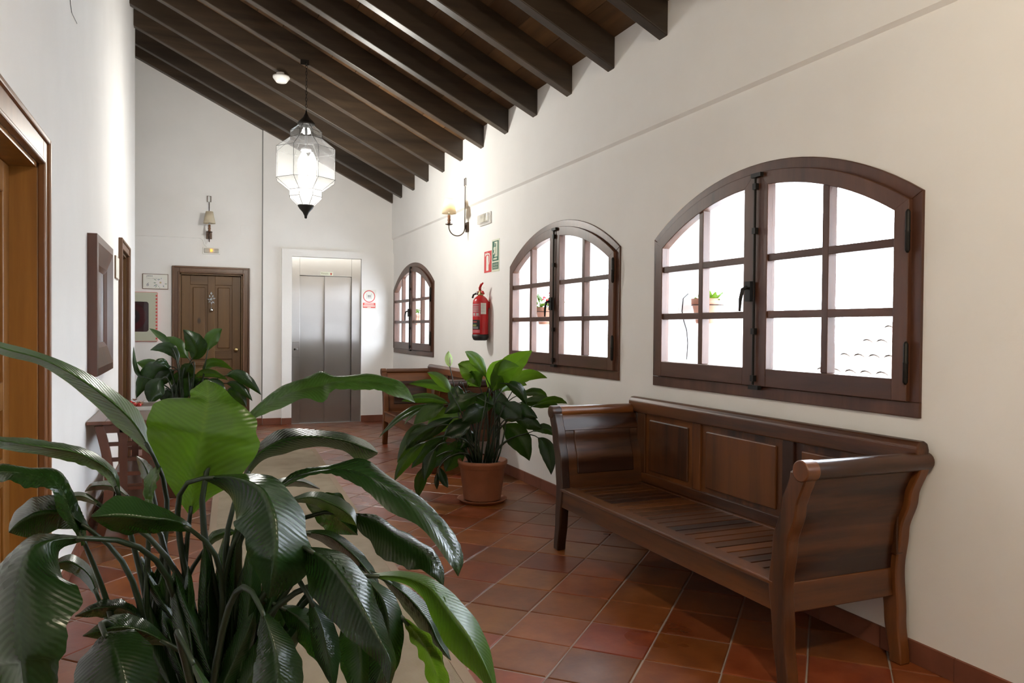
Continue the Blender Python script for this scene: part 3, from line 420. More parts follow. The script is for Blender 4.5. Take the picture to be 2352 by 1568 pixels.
POT_PLANT_LEAVES = [
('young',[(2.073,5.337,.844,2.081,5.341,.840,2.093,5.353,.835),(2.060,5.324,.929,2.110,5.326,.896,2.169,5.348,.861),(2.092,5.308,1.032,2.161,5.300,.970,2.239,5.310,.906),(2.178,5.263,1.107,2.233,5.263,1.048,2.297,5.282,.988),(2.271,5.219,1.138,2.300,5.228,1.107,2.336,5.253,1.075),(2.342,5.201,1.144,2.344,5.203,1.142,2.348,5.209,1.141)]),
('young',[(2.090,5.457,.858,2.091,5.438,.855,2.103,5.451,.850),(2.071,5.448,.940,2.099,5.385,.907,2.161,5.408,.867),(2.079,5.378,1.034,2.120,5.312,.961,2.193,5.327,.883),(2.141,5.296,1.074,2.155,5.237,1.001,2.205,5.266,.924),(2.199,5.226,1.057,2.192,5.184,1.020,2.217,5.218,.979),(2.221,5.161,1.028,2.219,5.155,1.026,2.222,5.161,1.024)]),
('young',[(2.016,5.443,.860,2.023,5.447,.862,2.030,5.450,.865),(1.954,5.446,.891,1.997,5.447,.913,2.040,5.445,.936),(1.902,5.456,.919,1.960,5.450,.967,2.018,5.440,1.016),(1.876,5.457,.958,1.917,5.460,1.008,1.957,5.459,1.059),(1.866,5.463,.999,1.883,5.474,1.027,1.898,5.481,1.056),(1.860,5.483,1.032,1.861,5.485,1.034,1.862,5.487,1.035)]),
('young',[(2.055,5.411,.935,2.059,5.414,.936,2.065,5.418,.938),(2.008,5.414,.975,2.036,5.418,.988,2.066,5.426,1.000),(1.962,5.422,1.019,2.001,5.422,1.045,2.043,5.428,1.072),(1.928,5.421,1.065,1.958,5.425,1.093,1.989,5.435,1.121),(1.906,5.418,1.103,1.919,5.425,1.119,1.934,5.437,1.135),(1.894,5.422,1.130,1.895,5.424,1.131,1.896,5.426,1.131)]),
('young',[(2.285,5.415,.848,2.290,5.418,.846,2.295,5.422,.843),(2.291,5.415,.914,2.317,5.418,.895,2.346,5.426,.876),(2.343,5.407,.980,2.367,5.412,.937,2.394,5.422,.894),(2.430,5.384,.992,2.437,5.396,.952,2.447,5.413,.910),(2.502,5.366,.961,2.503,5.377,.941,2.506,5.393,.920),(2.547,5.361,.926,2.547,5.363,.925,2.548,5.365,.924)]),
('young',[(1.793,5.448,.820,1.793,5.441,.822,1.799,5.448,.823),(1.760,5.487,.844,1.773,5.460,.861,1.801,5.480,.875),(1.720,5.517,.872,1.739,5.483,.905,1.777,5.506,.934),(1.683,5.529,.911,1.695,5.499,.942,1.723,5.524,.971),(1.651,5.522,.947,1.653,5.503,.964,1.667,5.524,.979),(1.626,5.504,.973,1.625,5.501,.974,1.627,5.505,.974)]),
('fresh',[(2.281,5.313,.804,2.283,5.317,.801,2.288,5.325,.797),(2.335,5.307,.838,2.346,5.321,.817,2.364,5.349,.794),(2.410,5.308,.858,2.419,5.328,.824,2.438,5.367,.787),(2.483,5.314,.841,2.483,5.335,.812,2.492,5.374,.782),(2.524,5.324,.803,2.521,5.339,.791,2.524,5.367,.777),(2.538,5.339,.773,2.538,5.341,.772,2.540,5.344,.771)]),
('fresh',[(2.293,5.298,.750,2.291,5.292,.747,2.295,5.300,.742),(2.358,5.300,.782,2.353,5.283,.754,2.366,5.304,.721),(2.437,5.286,.803,2.429,5.270,.756,2.438,5.292,.704),(2.513,5.267,.789,2.500,5.253,.749,2.505,5.277,.705),(2.558,5.247,.756,2.546,5.235,.738,2.551,5.256,.716),(2.571,5.224,.729,2.570,5.222,.729,2.571,5.225,.727)]),
('fresh',[(2.365,5.179,.741,2.367,5.183,.738,2.372,5.191,.735),(2.385,5.119,.782,2.398,5.133,.764,2.418,5.162,.744),(2.422,5.051,.814,2.435,5.070,.784,2.459,5.111,.751),(2.466,4.992,.813,2.472,5.011,.787,2.488,5.050,.759),(2.497,4.960,.789,2.499,4.974,.777,2.507,4.999,.763),(2.515,4.953,.766,2.515,4.954,.765,2.517,4.958,.764)]),
('fresh',[(1.921,5.558,.787,1.920,5.549,.791,1.922,5.552,.793),(1.863,5.625,.800,1.862,5.593,.825,1.875,5.601,.847),(1.782,5.689,.816,1.780,5.650,.858,1.795,5.661,.896),(1.690,5.740,.839,1.684,5.705,.876,1.691,5.718,.909),(1.610,5.764,.859,1.603,5.740,.878,1.606,5.750,.894),(1.553,5.762,.872,1.552,5.758,.873,1.553,5.760,.874)]),
('fresh',[(1.792,5.500,.736,1.790,5.491,.740,1.792,5.494,.742),(1.741,5.553,.733,1.737,5.522,.760,1.747,5.532,.782),(1.671,5.600,.731,1.664,5.563,.774,1.672,5.577,.812),(1.592,5.639,.737,1.580,5.605,.774,1.582,5.620,.806),(1.522,5.659,.744,1.513,5.636,.762,1.513,5.647,.778),(1.472,5.657,.750,1.471,5.654,.751,1.471,5.655,.751)]),
('fresh',[(1.744,5.652,.704,1.746,5.656,.706,1.747,5.660,.708),(1.662,5.629,.695,1.665,5.648,.710,1.667,5.663,.724),(1.561,5.612,.663,1.558,5.640,.684,1.552,5.664,.706),(1.449,5.615,.603,1.442,5.641,.618,1.434,5.664,.634),(1.358,5.634,.534,1.354,5.651,.540,1.350,5.665,.546),(1.302,5.659,.481,1.302,5.661,.481,1.302,5.662,.481)]),
('fresh',[(1.759,5.588,.710,1.761,5.593,.711,1.762,5.596,.713),(1.703,5.601,.701,1.707,5.620,.711,1.710,5.635,.722),(1.640,5.623,.678,1.640,5.651,.693,1.639,5.674,.710),(1.578,5.650,.640,1.575,5.677,.651,1.570,5.699,.662),(1.531,5.672,.599,1.529,5.688,.603,1.526,5.702,.607),(1.502,5.690,.567,1.503,5.692,.567,1.503,5.693,.567)]),
('young',[(1.898,5.494,.684,1.898,5.502,.689,1.899,5.517,.694),(1.869,5.492,.618,1.851,5.521,.662,1.839,5.570,.704),(1.826,5.510,.553,1.790,5.545,.623,1.758,5.597,.692),(1.755,5.529,.521,1.723,5.564,.578,1.697,5.618,.634),(1.686,5.548,.515,1.672,5.574,.542,1.662,5.616,.566),(1.641,5.573,.519,1.641,5.576,.520,1.641,5.582,.520)]),
('mature',[(2.179,5.323,.898,2.175,5.315,.895,2.177,5.321,.891),(2.227,5.309,.913,2.206,5.287,.888,2.204,5.308,.860),(2.281,5.273,.897,2.242,5.255,.864,2.224,5.286,.828),(2.317,5.248,.839,2.276,5.232,.819,2.255,5.264,.796),(2.324,5.239,.777,2.299,5.224,.771,2.289,5.246,.762),(2.314,5.227,.736,2.311,5.224,.736,2.312,5.227,.736)]),
('mature',[(1.962,5.425,.822,1.958,5.420,.820,1.959,5.429,.817),(2.000,5.413,.815,1.979,5.398,.798,1.976,5.433,.776),(2.038,5.390,.803,2.010,5.372,.772,2.004,5.415,.735),(2.071,5.368,.776,2.049,5.349,.749,2.049,5.388,.715),(2.096,5.353,.747,2.084,5.339,.733,2.088,5.364,.715),(2.109,5.338,.726,2.108,5.336,.725,2.109,5.339,.724)]),
('mature',[(2.166,5.346,.750,2.164,5.354,.745,2.162,5.361,.739),(2.204,5.293,.762,2.181,5.323,.722,2.156,5.350,.683),(2.243,5.248,.761,2.203,5.283,.695,2.162,5.315,.629),(2.259,5.207,.726,2.230,5.239,.668,2.199,5.268,.610),(2.261,5.184,.679,2.251,5.206,.649,2.239,5.225,.619),(2.264,5.184,.640,2.264,5.186,.638,2.264,5.189,.637)]),
('mature',[(2.204,5.413,.569,2.204,5.421,.561,2.207,5.436,.553),(2.264,5.369,.591,2.244,5.399,.542,2.231,5.447,.490),(2.347,5.331,.559,2.292,5.371,.497,2.243,5.428,.432),(2.390,5.303,.466,2.337,5.346,.425,2.291,5.406,.380),(2.392,5.300,.369,2.367,5.329,.351,2.350,5.376,.331),(2.384,5.318,.301,2.384,5.321,.300,2.385,5.327,.299)]),
('mature',[(2.391,5.282,.533,2.390,5.276,.531,2.394,5.281,.528),(2.434,5.305,.566,2.432,5.283,.545,2.447,5.299,.519),(2.497,5.311,.584,2.482,5.288,.548,2.490,5.313,.505),(2.554,5.302,.559,2.529,5.285,.532,2.524,5.313,.499),(2.575,5.284,.516,2.557,5.273,.506,2.553,5.293,.492),(2.571,5.263,.486,2.570,5.261,.486,2.570,5.263,.485)]),
('mature',[(2.443,5.288,.481,2.436,5.280,.479,2.438,5.290,.474),(2.485,5.245,.479,2.447,5.230,.459,2.433,5.266,.432),(2.516,5.172,.437,2.455,5.169,.417,2.417,5.213,.389),(2.513,5.123,.355,2.456,5.116,.349,2.423,5.160,.333),(2.486,5.099,.279,2.453,5.087,.281,2.441,5.118,.274),(2.452,5.077,.233,2.449,5.074,.234,2.450,5.078,.233)]),
('fresh',[(1.677,5.614,.555,1.673,5.605,.561,1.674,5.615,.564),(1.648,5.601,.519,1.624,5.581,.555,1.616,5.615,.583),(1.604,5.560,.476,1.559,5.552,.520,1.527,5.594,.558),(1.534,5.538,.417,1.489,5.527,.449,1.458,5.571,.473),(1.461,5.529,.355,1.435,5.514,.371,1.422,5.546,.379),(1.406,5.512,.313,1.404,5.509,.314,1.404,5.513,.314)]),
('fresh',[(1.639,5.561,.443,1.634,5.554,.447,1.635,5.563,.449),(1.611,5.580,.387,1.586,5.564,.414,1.575,5.596,.434),(1.568,5.588,.321,1.527,5.578,.357,1.500,5.617,.385),(1.510,5.608,.251,1.471,5.597,.279,1.446,5.636,.297),(1.457,5.630,.192,1.435,5.616,.206,1.423,5.644,.211),(1.417,5.632,.155,1.415,5.629,.156,1.415,5.633,.156)]),
('mature',[(1.802,5.609,.462,1.798,5.618,.464,1.795,5.625,.466),(1.820,5.596,.405,1.784,5.630,.423,1.746,5.662,.442),(1.822,5.608,.331,1.761,5.649,.364,1.698,5.689,.398),(1.782,5.633,.265,1.731,5.673,.294,1.679,5.710,.323),(1.728,5.667,.221,1.705,5.695,.235,1.682,5.719,.249),(1.689,5.705,.197,1.689,5.708,.197,1.688,5.711,.198)]),
('mature',[(1.848,5.412,.471,1.838,5.402,.475,1.836,5.417,.474),(1.900,5.459,.410,1.843,5.443,.429,1.810,5.498,.436),(1.925,5.497,.332,1.843,5.495,.366,1.782,5.558,.388),(1.903,5.555,.260,1.832,5.545,.295,1.785,5.606,.318),(1.854,5.595,.218,1.815,5.575,.240,1.797,5.619,.251),(1.804,5.593,.206,1.801,5.588,.208,1.802,5.594,.207)]),
('mature',[(1.671,5.616,.259,1.666,5.609,.262,1.665,5.618,.263),(1.684,5.661,.199,1.653,5.646,.217,1.636,5.681,.224),(1.690,5.700,.133,1.641,5.690,.153,1.608,5.735,.162),(1.680,5.741,.067,1.636,5.729,.080,1.607,5.772,.082),(1.661,5.765,.017,1.636,5.750,.023,1.624,5.780,.019),(1.640,5.763,-.013,1.639,5.760,-.012,1.639,5.764,-.013)]),
('mature',[(1.748,5.554,.251,1.743,5.547,.252,1.742,5.551,.250),(1.773,5.551,.224,1.745,5.526,.224,1.731,5.546,.216),(1.792,5.528,.194,1.750,5.497,.190,1.727,5.526,.175),(1.792,5.492,.160,1.757,5.463,.157,1.739,5.488,.141),(1.782,5.455,.134,1.763,5.435,.133,1.755,5.449,.124),(1.769,5.419,.120,1.767,5.416,.120,1.767,5.418,.120)]),
('mature',[(1.713,5.512,.220,1.710,5.506,.221,1.710,5.513,.220),(1.726,5.522,.193,1.707,5.502,.198,1.703,5.532,.194),(1.733,5.523,.161,1.704,5.496,.168,1.696,5.538,.161),(1.728,5.515,.131,1.703,5.491,.137,1.697,5.528,.129),(1.717,5.504,.109,1.704,5.488,.112,1.702,5.510,.108),(1.706,5.489,.097,1.705,5.486,.098,1.705,5.489,.097)]),
('mature',[(1.947,5.507,.549,1.939,5.499,.549,1.936,5.504,.548),(1.984,5.492,.521,1.939,5.480,.523,1.907,5.506,.519),(1.995,5.460,.472,1.929,5.459,.488,1.876,5.493,.499),(1.963,5.452,.424,1.909,5.444,.450,1.869,5.474,.471),(1.915,5.454,.402,1.887,5.439,.421,1.871,5.457,.434),(1.873,5.441,.401,1.871,5.438,.403,1.870,5.439,.403)]),
('mature',[(1.891,5.552,.864,1.884,5.547,.865,1.880,5.553,.865),(1.923,5.546,.832,1.879,5.542,.840,1.845,5.569,.846),(1.935,5.527,.790,1.869,5.535,.806,1.813,5.570,.819),(1.910,5.521,.748,1.854,5.523,.765,1.808,5.555,.779),(1.868,5.516,.722,1.838,5.509,.732,1.817,5.529,.740),(1.829,5.500,.711,1.827,5.498,.712,1.826,5.500,.712)]),
('mature',[(1.692,5.453,.574,1.688,5.445,.579,1.688,5.449,.583),(1.655,5.481,.526,1.635,5.463,.558,1.625,5.478,.586),(1.607,5.494,.477,1.573,5.483,.522,1.549,5.505,.563),(1.555,5.514,.439,1.519,5.502,.474,1.493,5.524,.503),(1.509,5.528,.413,1.487,5.514,.429,1.473,5.530,.439),(1.474,5.523,.398,1.472,5.520,.399,1.471,5.522,.399)]),
('mature',[(2.090,5.443,.717,2.083,5.433,.723,2.081,5.439,.728),(2.073,5.437,.662,2.038,5.415,.703,2.020,5.438,.738),(2.028,5.406,.612,1.980,5.393,.675,1.947,5.422,.733),(1.963,5.393,.591,1.920,5.375,.646,1.893,5.402,.694),(1.901,5.388,.594,1.876,5.366,.622,1.865,5.385,.646),(1.853,5.368,.606,1.851,5.364,.608,1.851,5.366,.609)]),
('mature',[(1.998,5.390,.807,1.994,5.384,.812,1.993,5.389,.816),(1.972,5.414,.756,1.951,5.403,.790,1.940,5.420,.822),(1.924,5.430,.705,1.892,5.425,.758,1.870,5.446,.808),(1.857,5.450,.675,1.827,5.442,.719,1.807,5.463,.761),(1.793,5.459,.665,1.775,5.448,.687,1.766,5.463,.707),(1.744,5.451,.666,1.743,5.448,.667,1.743,5.450,.668)]),
('mature',[(2.153,5.421,.840,2.151,5.428,.838,2.150,5.440,.836),(2.182,5.372,.811,2.151,5.402,.798,2.126,5.445,.784),(2.208,5.331,.769,2.156,5.367,.746,2.108,5.416,.722),(2.209,5.302,.711,2.167,5.335,.689,2.131,5.383,.664),(2.199,5.294,.658,2.182,5.316,.645,2.169,5.351,.630),(2.193,5.304,.619,2.192,5.307,.618,2.193,5.311,.617)]),
('mature',[(1.948,5.388,.630,1.947,5.394,.633,1.946,5.403,.637),(1.916,5.364,.573,1.900,5.389,.603,1.885,5.419,.633),(1.869,5.354,.517,1.841,5.382,.569,1.816,5.416,.620),(1.803,5.353,.494,1.784,5.379,.540,1.767,5.411,.585),(1.751,5.363,.500,1.745,5.381,.523,1.740,5.404,.545),(1.723,5.381,.514,1.723,5.384,.515,1.724,5.387,.515)]),
('mature',[(2.222,5.250,.643,2.219,5.245,.640,2.221,5.253,.635),(2.266,5.224,.662,2.251,5.211,.633,2.253,5.237,.599),(2.313,5.178,.666,2.291,5.168,.620,2.285,5.196,.568),(2.354,5.137,.639,2.330,5.127,.601,2.325,5.156,.558),(2.375,5.109,.601,2.359,5.098,.584,2.359,5.122,.562),(2.378,5.085,.573,2.376,5.083,.572,2.377,5.086,.571)]),
('mature',[(2.103,5.474,.817,2.100,5.482,.818,2.097,5.488,.820),(2.128,5.463,.776,2.095,5.495,.791,2.060,5.524,.807),(2.141,5.471,.722,2.083,5.510,.749,2.024,5.546,.775),(2.110,5.480,.672,2.062,5.517,.695,2.013,5.551,.717),(2.060,5.489,.638,2.039,5.514,.648,2.017,5.536,.659),(2.023,5.505,.618,2.023,5.507,.618,2.022,5.510,.619)]),
('mature',[(1.814,5.451,.628,1.810,5.446,.633,1.811,5.453,.636),(1.778,5.471,.577,1.758,5.461,.608,1.749,5.484,.634),(1.723,5.482,.522,1.692,5.479,.568,1.670,5.506,.609),(1.654,5.499,.480,1.623,5.493,.516,1.602,5.522,.548),(1.591,5.510,.454,1.573,5.501,.472,1.563,5.522,.485),(1.544,5.506,.441,1.543,5.504,.443,1.543,5.507,.443)]),
('fresh',[(1.773,5.539,.718,1.773,5.544,.722,1.774,5.552,.726),(1.741,5.534,.678,1.732,5.553,.711,1.726,5.577,.743),(1.703,5.542,.636,1.679,5.566,.685,1.657,5.595,.734),(1.648,5.560,.606,1.623,5.585,.644,1.600,5.616,.681),(1.594,5.587,.586,1.582,5.606,.602,1.571,5.629,.618),(1.558,5.618,.573,1.558,5.620,.574,1.558,5.623,.574)]),
('mature',[(1.833,5.609,.476,1.829,5.604,.481,1.828,5.608,.484),(1.801,5.636,.418,1.778,5.627,.450,1.763,5.645,.478),(1.751,5.657,.352,1.713,5.658,.398,1.682,5.680,.441),(1.685,5.693,.292,1.648,5.691,.329,1.619,5.714,.361),(1.623,5.726,.248,1.601,5.718,.265,1.587,5.734,.279),(1.576,5.737,.222,1.575,5.735,.223,1.574,5.737,.224)]),
('mature',[(2.247,5.307,.734,2.241,5.300,.731,2.243,5.309,.727),(2.280,5.277,.742,2.254,5.260,.717,2.249,5.289,.687),(2.308,5.220,.741,2.275,5.207,.698,2.261,5.238,.650),(2.332,5.172,.714,2.304,5.156,.677,2.295,5.186,.636),(2.348,5.138,.678,2.331,5.121,.661,2.331,5.144,.639),(2.351,5.106,.651,2.349,5.103,.651,2.350,5.106,.649)]),
('mature',[(1.706,5.529,.396,1.700,5.522,.399,1.698,5.529,.400),(1.712,5.533,.345,1.679,5.520,.361,1.659,5.548,.371),(1.705,5.522,.287,1.655,5.516,.308,1.617,5.551,.321),(1.677,5.520,.230,1.633,5.511,.246,1.601,5.544,.253),(1.643,5.519,.186,1.619,5.506,.195,1.605,5.529,.196),(1.614,5.506,.162,1.612,5.504,.163,1.611,5.506,.163)]),
('fresh',[(1.965,5.562,.869,1.971,5.566,.865,1.976,5.568,.861),(1.939,5.518,.918,1.972,5.520,.889,2.004,5.520,.860),(1.936,5.464,.969,1.976,5.461,.915,2.016,5.455,.862),(1.959,5.397,.988,1.987,5.401,.937,2.014,5.402,.887),(1.987,5.351,.976,2.000,5.360,.950,2.011,5.366,.923),(2.008,5.336,.956,2.010,5.338,.955,2.010,5.339,.953)]),
('young',[(2.158,5.366,.829,2.159,5.360,.827,2.164,5.364,.823),(2.185,5.415,.879,2.199,5.391,.856,2.226,5.397,.831),(2.245,5.446,.929,2.258,5.425,.881,2.281,5.429,.830),(2.331,5.464,.932,2.326,5.449,.887,2.333,5.462,.840),(2.391,5.466,.900,2.381,5.454,.879,2.382,5.469,.855),(2.416,5.454,.868,2.414,5.452,.867,2.415,5.454,.866)])]
TABLE_PLANT_LEAVES = [
('mature',[(.014,8.828,.962,.020,8.810,.956,.027,8.822,.950),(-.010,8.835,1.028,.053,8.765,1.001,.116,8.782,.971),(-.046,8.808,1.049,.063,8.723,1.068,.172,8.718,1.085),(-.048,8.779,1.097,.032,8.702,1.150,.113,8.713,1.202),(-.055,8.759,1.186,-.020,8.707,1.220,.013,8.732,1.253),(-.066,8.726,1.263,-.064,8.719,1.265,-.063,8.725,1.267)]),
('fresh',[(.167,8.715,1.047,.173,8.703,1.047,.178,8.711,1.045),(.140,8.756,1.111,.182,8.711,1.098,.224,8.720,1.085),(.144,8.768,1.197,.205,8.717,1.161,.267,8.715,1.123),(.201,8.765,1.262,.244,8.718,1.219,.290,8.726,1.175),(.268,8.748,1.282,.285,8.716,1.257,.304,8.732,1.232),(.314,8.718,1.278,.314,8.713,1.277,.315,8.717,1.276)]),
('fresh',[(-.023,8.914,.957,-.018,8.900,.962,-.013,8.915,.967),(-.100,8.969,.968,-.062,8.921,1.012,-.026,8.953,1.053),(-.177,9.001,.995,-.122,8.951,1.069,-.069,8.970,1.142),(-.230,9.033,1.054,-.189,8.985,1.121,-.149,9.015,1.187),(-.259,9.050,1.118,-.241,9.014,1.153,-.224,9.049,1.187),(-.273,9.037,1.167,-.272,9.032,1.169,-.272,9.039,1.170)]),
('fresh',[(-.190,8.904,1.086,-.188,8.894,1.088,-.186,8.903,1.090),(-.232,8.988,1.105,-.215,8.948,1.122,-.200,8.975,1.138),(-.285,9.071,1.138,-.260,9.018,1.168,-.237,9.052,1.196),(-.338,9.135,1.189,-.318,9.088,1.216,-.301,9.121,1.242),(-.379,9.165,1.239,-.370,9.134,1.253,-.363,9.158,1.267),(-.405,9.161,1.274,-.404,9.157,1.275,-.404,9.161,1.275)]),
('mature',[(-.116,8.849,.917,-.111,8.853,.919,-.107,8.863,.920),(-.166,8.852,.971,-.135,8.856,.991,-.103,8.877,1.010),(-.216,8.865,.999,-.184,8.868,1.053,-.152,8.887,1.108),(-.263,8.877,1.023,-.260,8.893,1.078,-.257,8.927,1.132),(-.328,8.905,1.039,-.335,8.922,1.066,-.341,8.955,1.092),(-.386,8.942,1.045,-.386,8.944,1.046,-.387,8.949,1.047)]),
('fresh',[(.131,8.717,.776,.135,8.720,.775,.139,8.725,.774),(.124,8.726,.867,.149,8.729,.854,.175,8.736,.840),(.175,8.723,.958,.195,8.727,.913,.214,8.737,.868),(.283,8.691,.960,.277,8.707,.918,.270,8.729,.876),(.371,8.663,.899,.364,8.678,.880,.356,8.697,.860),(.426,8.652,.840,.426,8.654,.839,.425,8.656,.838)]),
('fresh',[(.044,8.777,.767,.046,8.781,.764,.048,8.789,.760),(.079,8.731,.822,.089,8.743,.796,.098,8.770,.769),(.155,8.670,.859,.156,8.687,.814,.157,8.723,.769),(.251,8.600,.839,.242,8.620,.802,.234,8.658,.765),(.325,8.549,.788,.319,8.564,.770,.313,8.592,.752),(.369,8.526,.743,.368,8.528,.742,.368,8.532,.741)]),
('mature',[(.354,8.620,.792,.354,8.607,.788,.356,8.611,.782),(.410,8.613,.840,.407,8.579,.801,.407,8.592,.760),(.509,8.562,.843,.483,8.541,.786,.460,8.562,.725),(.606,8.519,.765,.572,8.499,.724,.541,8.525,.680),(.666,8.489,.662,.646,8.468,.646,.628,8.487,.626),(.693,8.454,.586,.692,8.450,.586,.691,8.452,.585)]),
('mature',[(.357,8.663,.705,.357,8.654,.702,.357,8.660,.697),(.409,8.644,.728,.402,8.620,.701,.396,8.640,.670),(.486,8.592,.718,.462,8.574,.678,.440,8.601,.634),(.554,8.542,.654,.527,8.525,.625,.502,8.554,.593),(.592,8.504,.577,.576,8.487,.566,.563,8.509,.552),(.607,8.468,.523,.606,8.465,.523,.606,8.468,.522)]),
('mature',[(.367,8.668,.633,.366,8.659,.627,.365,8.668,.621),(.416,8.661,.667,.402,8.639,.624,.390,8.671,.576),(.491,8.624,.660,.448,8.616,.600,.408,8.656,.536),(.543,8.603,.591,.496,8.595,.550,.452,8.640,.505),(.559,8.597,.510,.532,8.584,.495,.509,8.618,.475),(.555,8.583,.454,.553,8.579,.454,.552,8.584,.453)]),
('mature',[(-.036,8.877,.842,-.048,8.895,.842,-.059,8.928,.841),(.038,8.854,.800,-.050,8.928,.801,-.139,9.042,.799),(.090,8.875,.733,-.052,8.967,.732,-.196,9.092,.730),(.069,8.907,.645,-.053,8.995,.642,-.176,9.120,.636),(.008,8.944,.564,-.053,9.004,.560,-.114,9.098,.554),(-.049,8.996,.508,-.052,9.003,.507,-.055,9.015,.506)]),
('mature',[(-.191,9.030,.857,-.190,9.018,.865,-.191,9.036,.872),(-.259,9.063,.804,-.270,9.034,.866,-.284,9.090,.924),(-.311,9.059,.743,-.363,9.052,.825,-.419,9.120,.902),(-.385,9.078,.676,-.447,9.071,.726,-.514,9.148,.770),(-.467,9.104,.592,-.500,9.087,.611,-.538,9.147,.624),(-.526,9.103,.525,-.527,9.098,.526,-.529,9.106,.526)]),
('fresh',[(-.279,9.118,.856,-.278,9.110,.862,-.278,9.122,.867),(-.325,9.157,.825,-.319,9.132,.867,-.314,9.163,.906),(-.387,9.184,.809,-.376,9.162,.876,-.367,9.186,.940),(-.453,9.217,.831,-.443,9.192,.888,-.435,9.220,.942),(-.503,9.234,.870,-.497,9.212,.899,-.493,9.240,.925),(-.531,9.226,.905,-.530,9.222,.906,-.530,9.227,.907)]),
('fresh',[(-.446,9.061,.752,-.445,9.054,.755,-.445,9.064,.756),(-.493,9.111,.750,-.482,9.080,.765,-.474,9.115,.777),(-.544,9.156,.798,-.519,9.109,.812,-.499,9.153,.821),(-.568,9.175,.900,-.545,9.133,.906,-.526,9.172,.908),(-.566,9.170,1.007,-.554,9.144,1.008,-.545,9.170,1.008),(-.556,9.150,1.082,-.556,9.147,1.082,-.555,9.151,1.082)]),
('mature',[(-.206,8.863,.853,-.204,8.867,.854,-.202,8.870,.855),(-.238,8.822,.886,-.224,8.834,.898,-.210,8.843,.910),(-.267,8.776,.903,-.257,8.796,.931,-.246,8.811,.960),(-.292,8.741,.911,-.298,8.766,.936,-.303,8.786,.962),(-.327,8.736,.907,-.334,8.753,.918,-.341,8.768,.929),(-.357,8.748,.898,-.357,8.750,.898,-.358,8.752,.899)]),
('mature',[(-.149,9.059,.697,-.156,9.042,.695,-.164,9.065,.690),(-.073,9.054,.656,-.134,9.025,.640,-.195,9.104,.616),(-.019,9.014,.569,-.121,9.011,.569,-.224,9.100,.562),(-.046,9.031,.466,-.130,9.014,.494,-.215,9.102,.513),(-.115,9.063,.411,-.153,9.031,.437,-.192,9.096,.454),(-.172,9.054,.401,-.173,9.047,.403,-.175,9.056,.403)]),
('mature',[(-.265,8.891,.738,-.271,8.874,.745,-.277,8.884,.750),(-.251,8.892,.667,-.299,8.856,.709,-.350,8.901,.747),(-.244,8.848,.602,-.331,8.831,.655,-.420,8.891,.702),(-.280,8.828,.552,-.357,8.803,.588,-.437,8.860,.616),(-.333,8.814,.514,-.372,8.781,.529,-.413,8.818,.538),(-.377,8.775,.490,-.378,8.768,.492,-.380,8.772,.492)]),
('mature',[(-.232,9.040,.619,-.237,9.026,.618,-.244,9.040,.614),(-.180,9.026,.605,-.227,9.002,.594,-.277,9.053,.577),(-.140,8.977,.563,-.220,8.972,.557,-.301,9.033,.545),(-.150,8.960,.503,-.218,8.945,.509,-.288,9.005,.509),(-.189,8.955,.459,-.222,8.930,.467,-.256,8.972,.469),(-.224,8.928,.439,-.226,8.923,.440,-.227,8.928,.440)]),
('mature',[(.064,8.920,.742,.060,8.930,.736,.056,8.938,.730),(.126,8.893,.751,.091,8.928,.709,.057,8.959,.668),(.197,8.883,.717,.133,8.927,.660,.069,8.967,.604),(.237,8.881,.630,.179,8.925,.588,.120,8.966,.546),(.244,8.893,.539,.214,8.925,.520,.184,8.953,.500),(.237,8.921,.474,.235,8.925,.473,.234,8.928,.472)]),
('mature',[(-.154,9.047,.820,-.156,9.033,.827,-.160,9.049,.832),(-.171,9.051,.759,-.195,9.021,.805,-.220,9.073,.847),(-.204,9.022,.702,-.245,9.005,.772,-.289,9.061,.838),(-.262,9.015,.672,-.300,8.992,.730,-.340,9.050,.783),(-.323,9.014,.665,-.342,8.985,.694,-.364,9.032,.718),(-.366,8.989,.668,-.367,8.983,.670,-.368,8.990,.671)]),
('mature',[(.021,8.797,.903,.016,8.785,.907,.012,8.792,.910),(.040,8.824,.856,.003,8.801,.884,-.033,8.832,.909),(.040,8.835,.803,-.018,8.825,.849,-.076,8.864,.891),(.002,8.872,.764,-.047,8.854,.804,-.095,8.891,.841),(-.049,8.905,.744,-.073,8.880,.765,-.097,8.905,.784),(-.089,8.903,.739,-.090,8.898,.740,-.091,8.900,.741)]),
('mature',[(.189,8.691,.753,.186,8.678,.749,.182,8.693,.744),(.248,8.647,.757,.217,8.619,.725,.189,8.670,.688),(.311,8.561,.727,.255,8.545,.683,.201,8.605,.634),(.342,8.496,.655,.290,8.477,.627,.241,8.538,.591),(.341,8.459,.584,.314,8.435,.574,.289,8.480,.559),(.328,8.420,.539,.326,8.415,.539,.325,8.421,.538)])]

# ================================================================== THE ROOM
R, L, YF, YB = 2.638, -.58, 10.654, -3.0
SL = .487                                   # roof slope
def deck(x): return 3.25 + SL*(R - x)       # underside of the boards
def bbot(x): return 3.045 + SL*(R - x)      # underside of the beams
WT = 3.40                                   # outer face of the window wall

def struct(o, label, cat): return tag(o, label, cat, kind='structure')

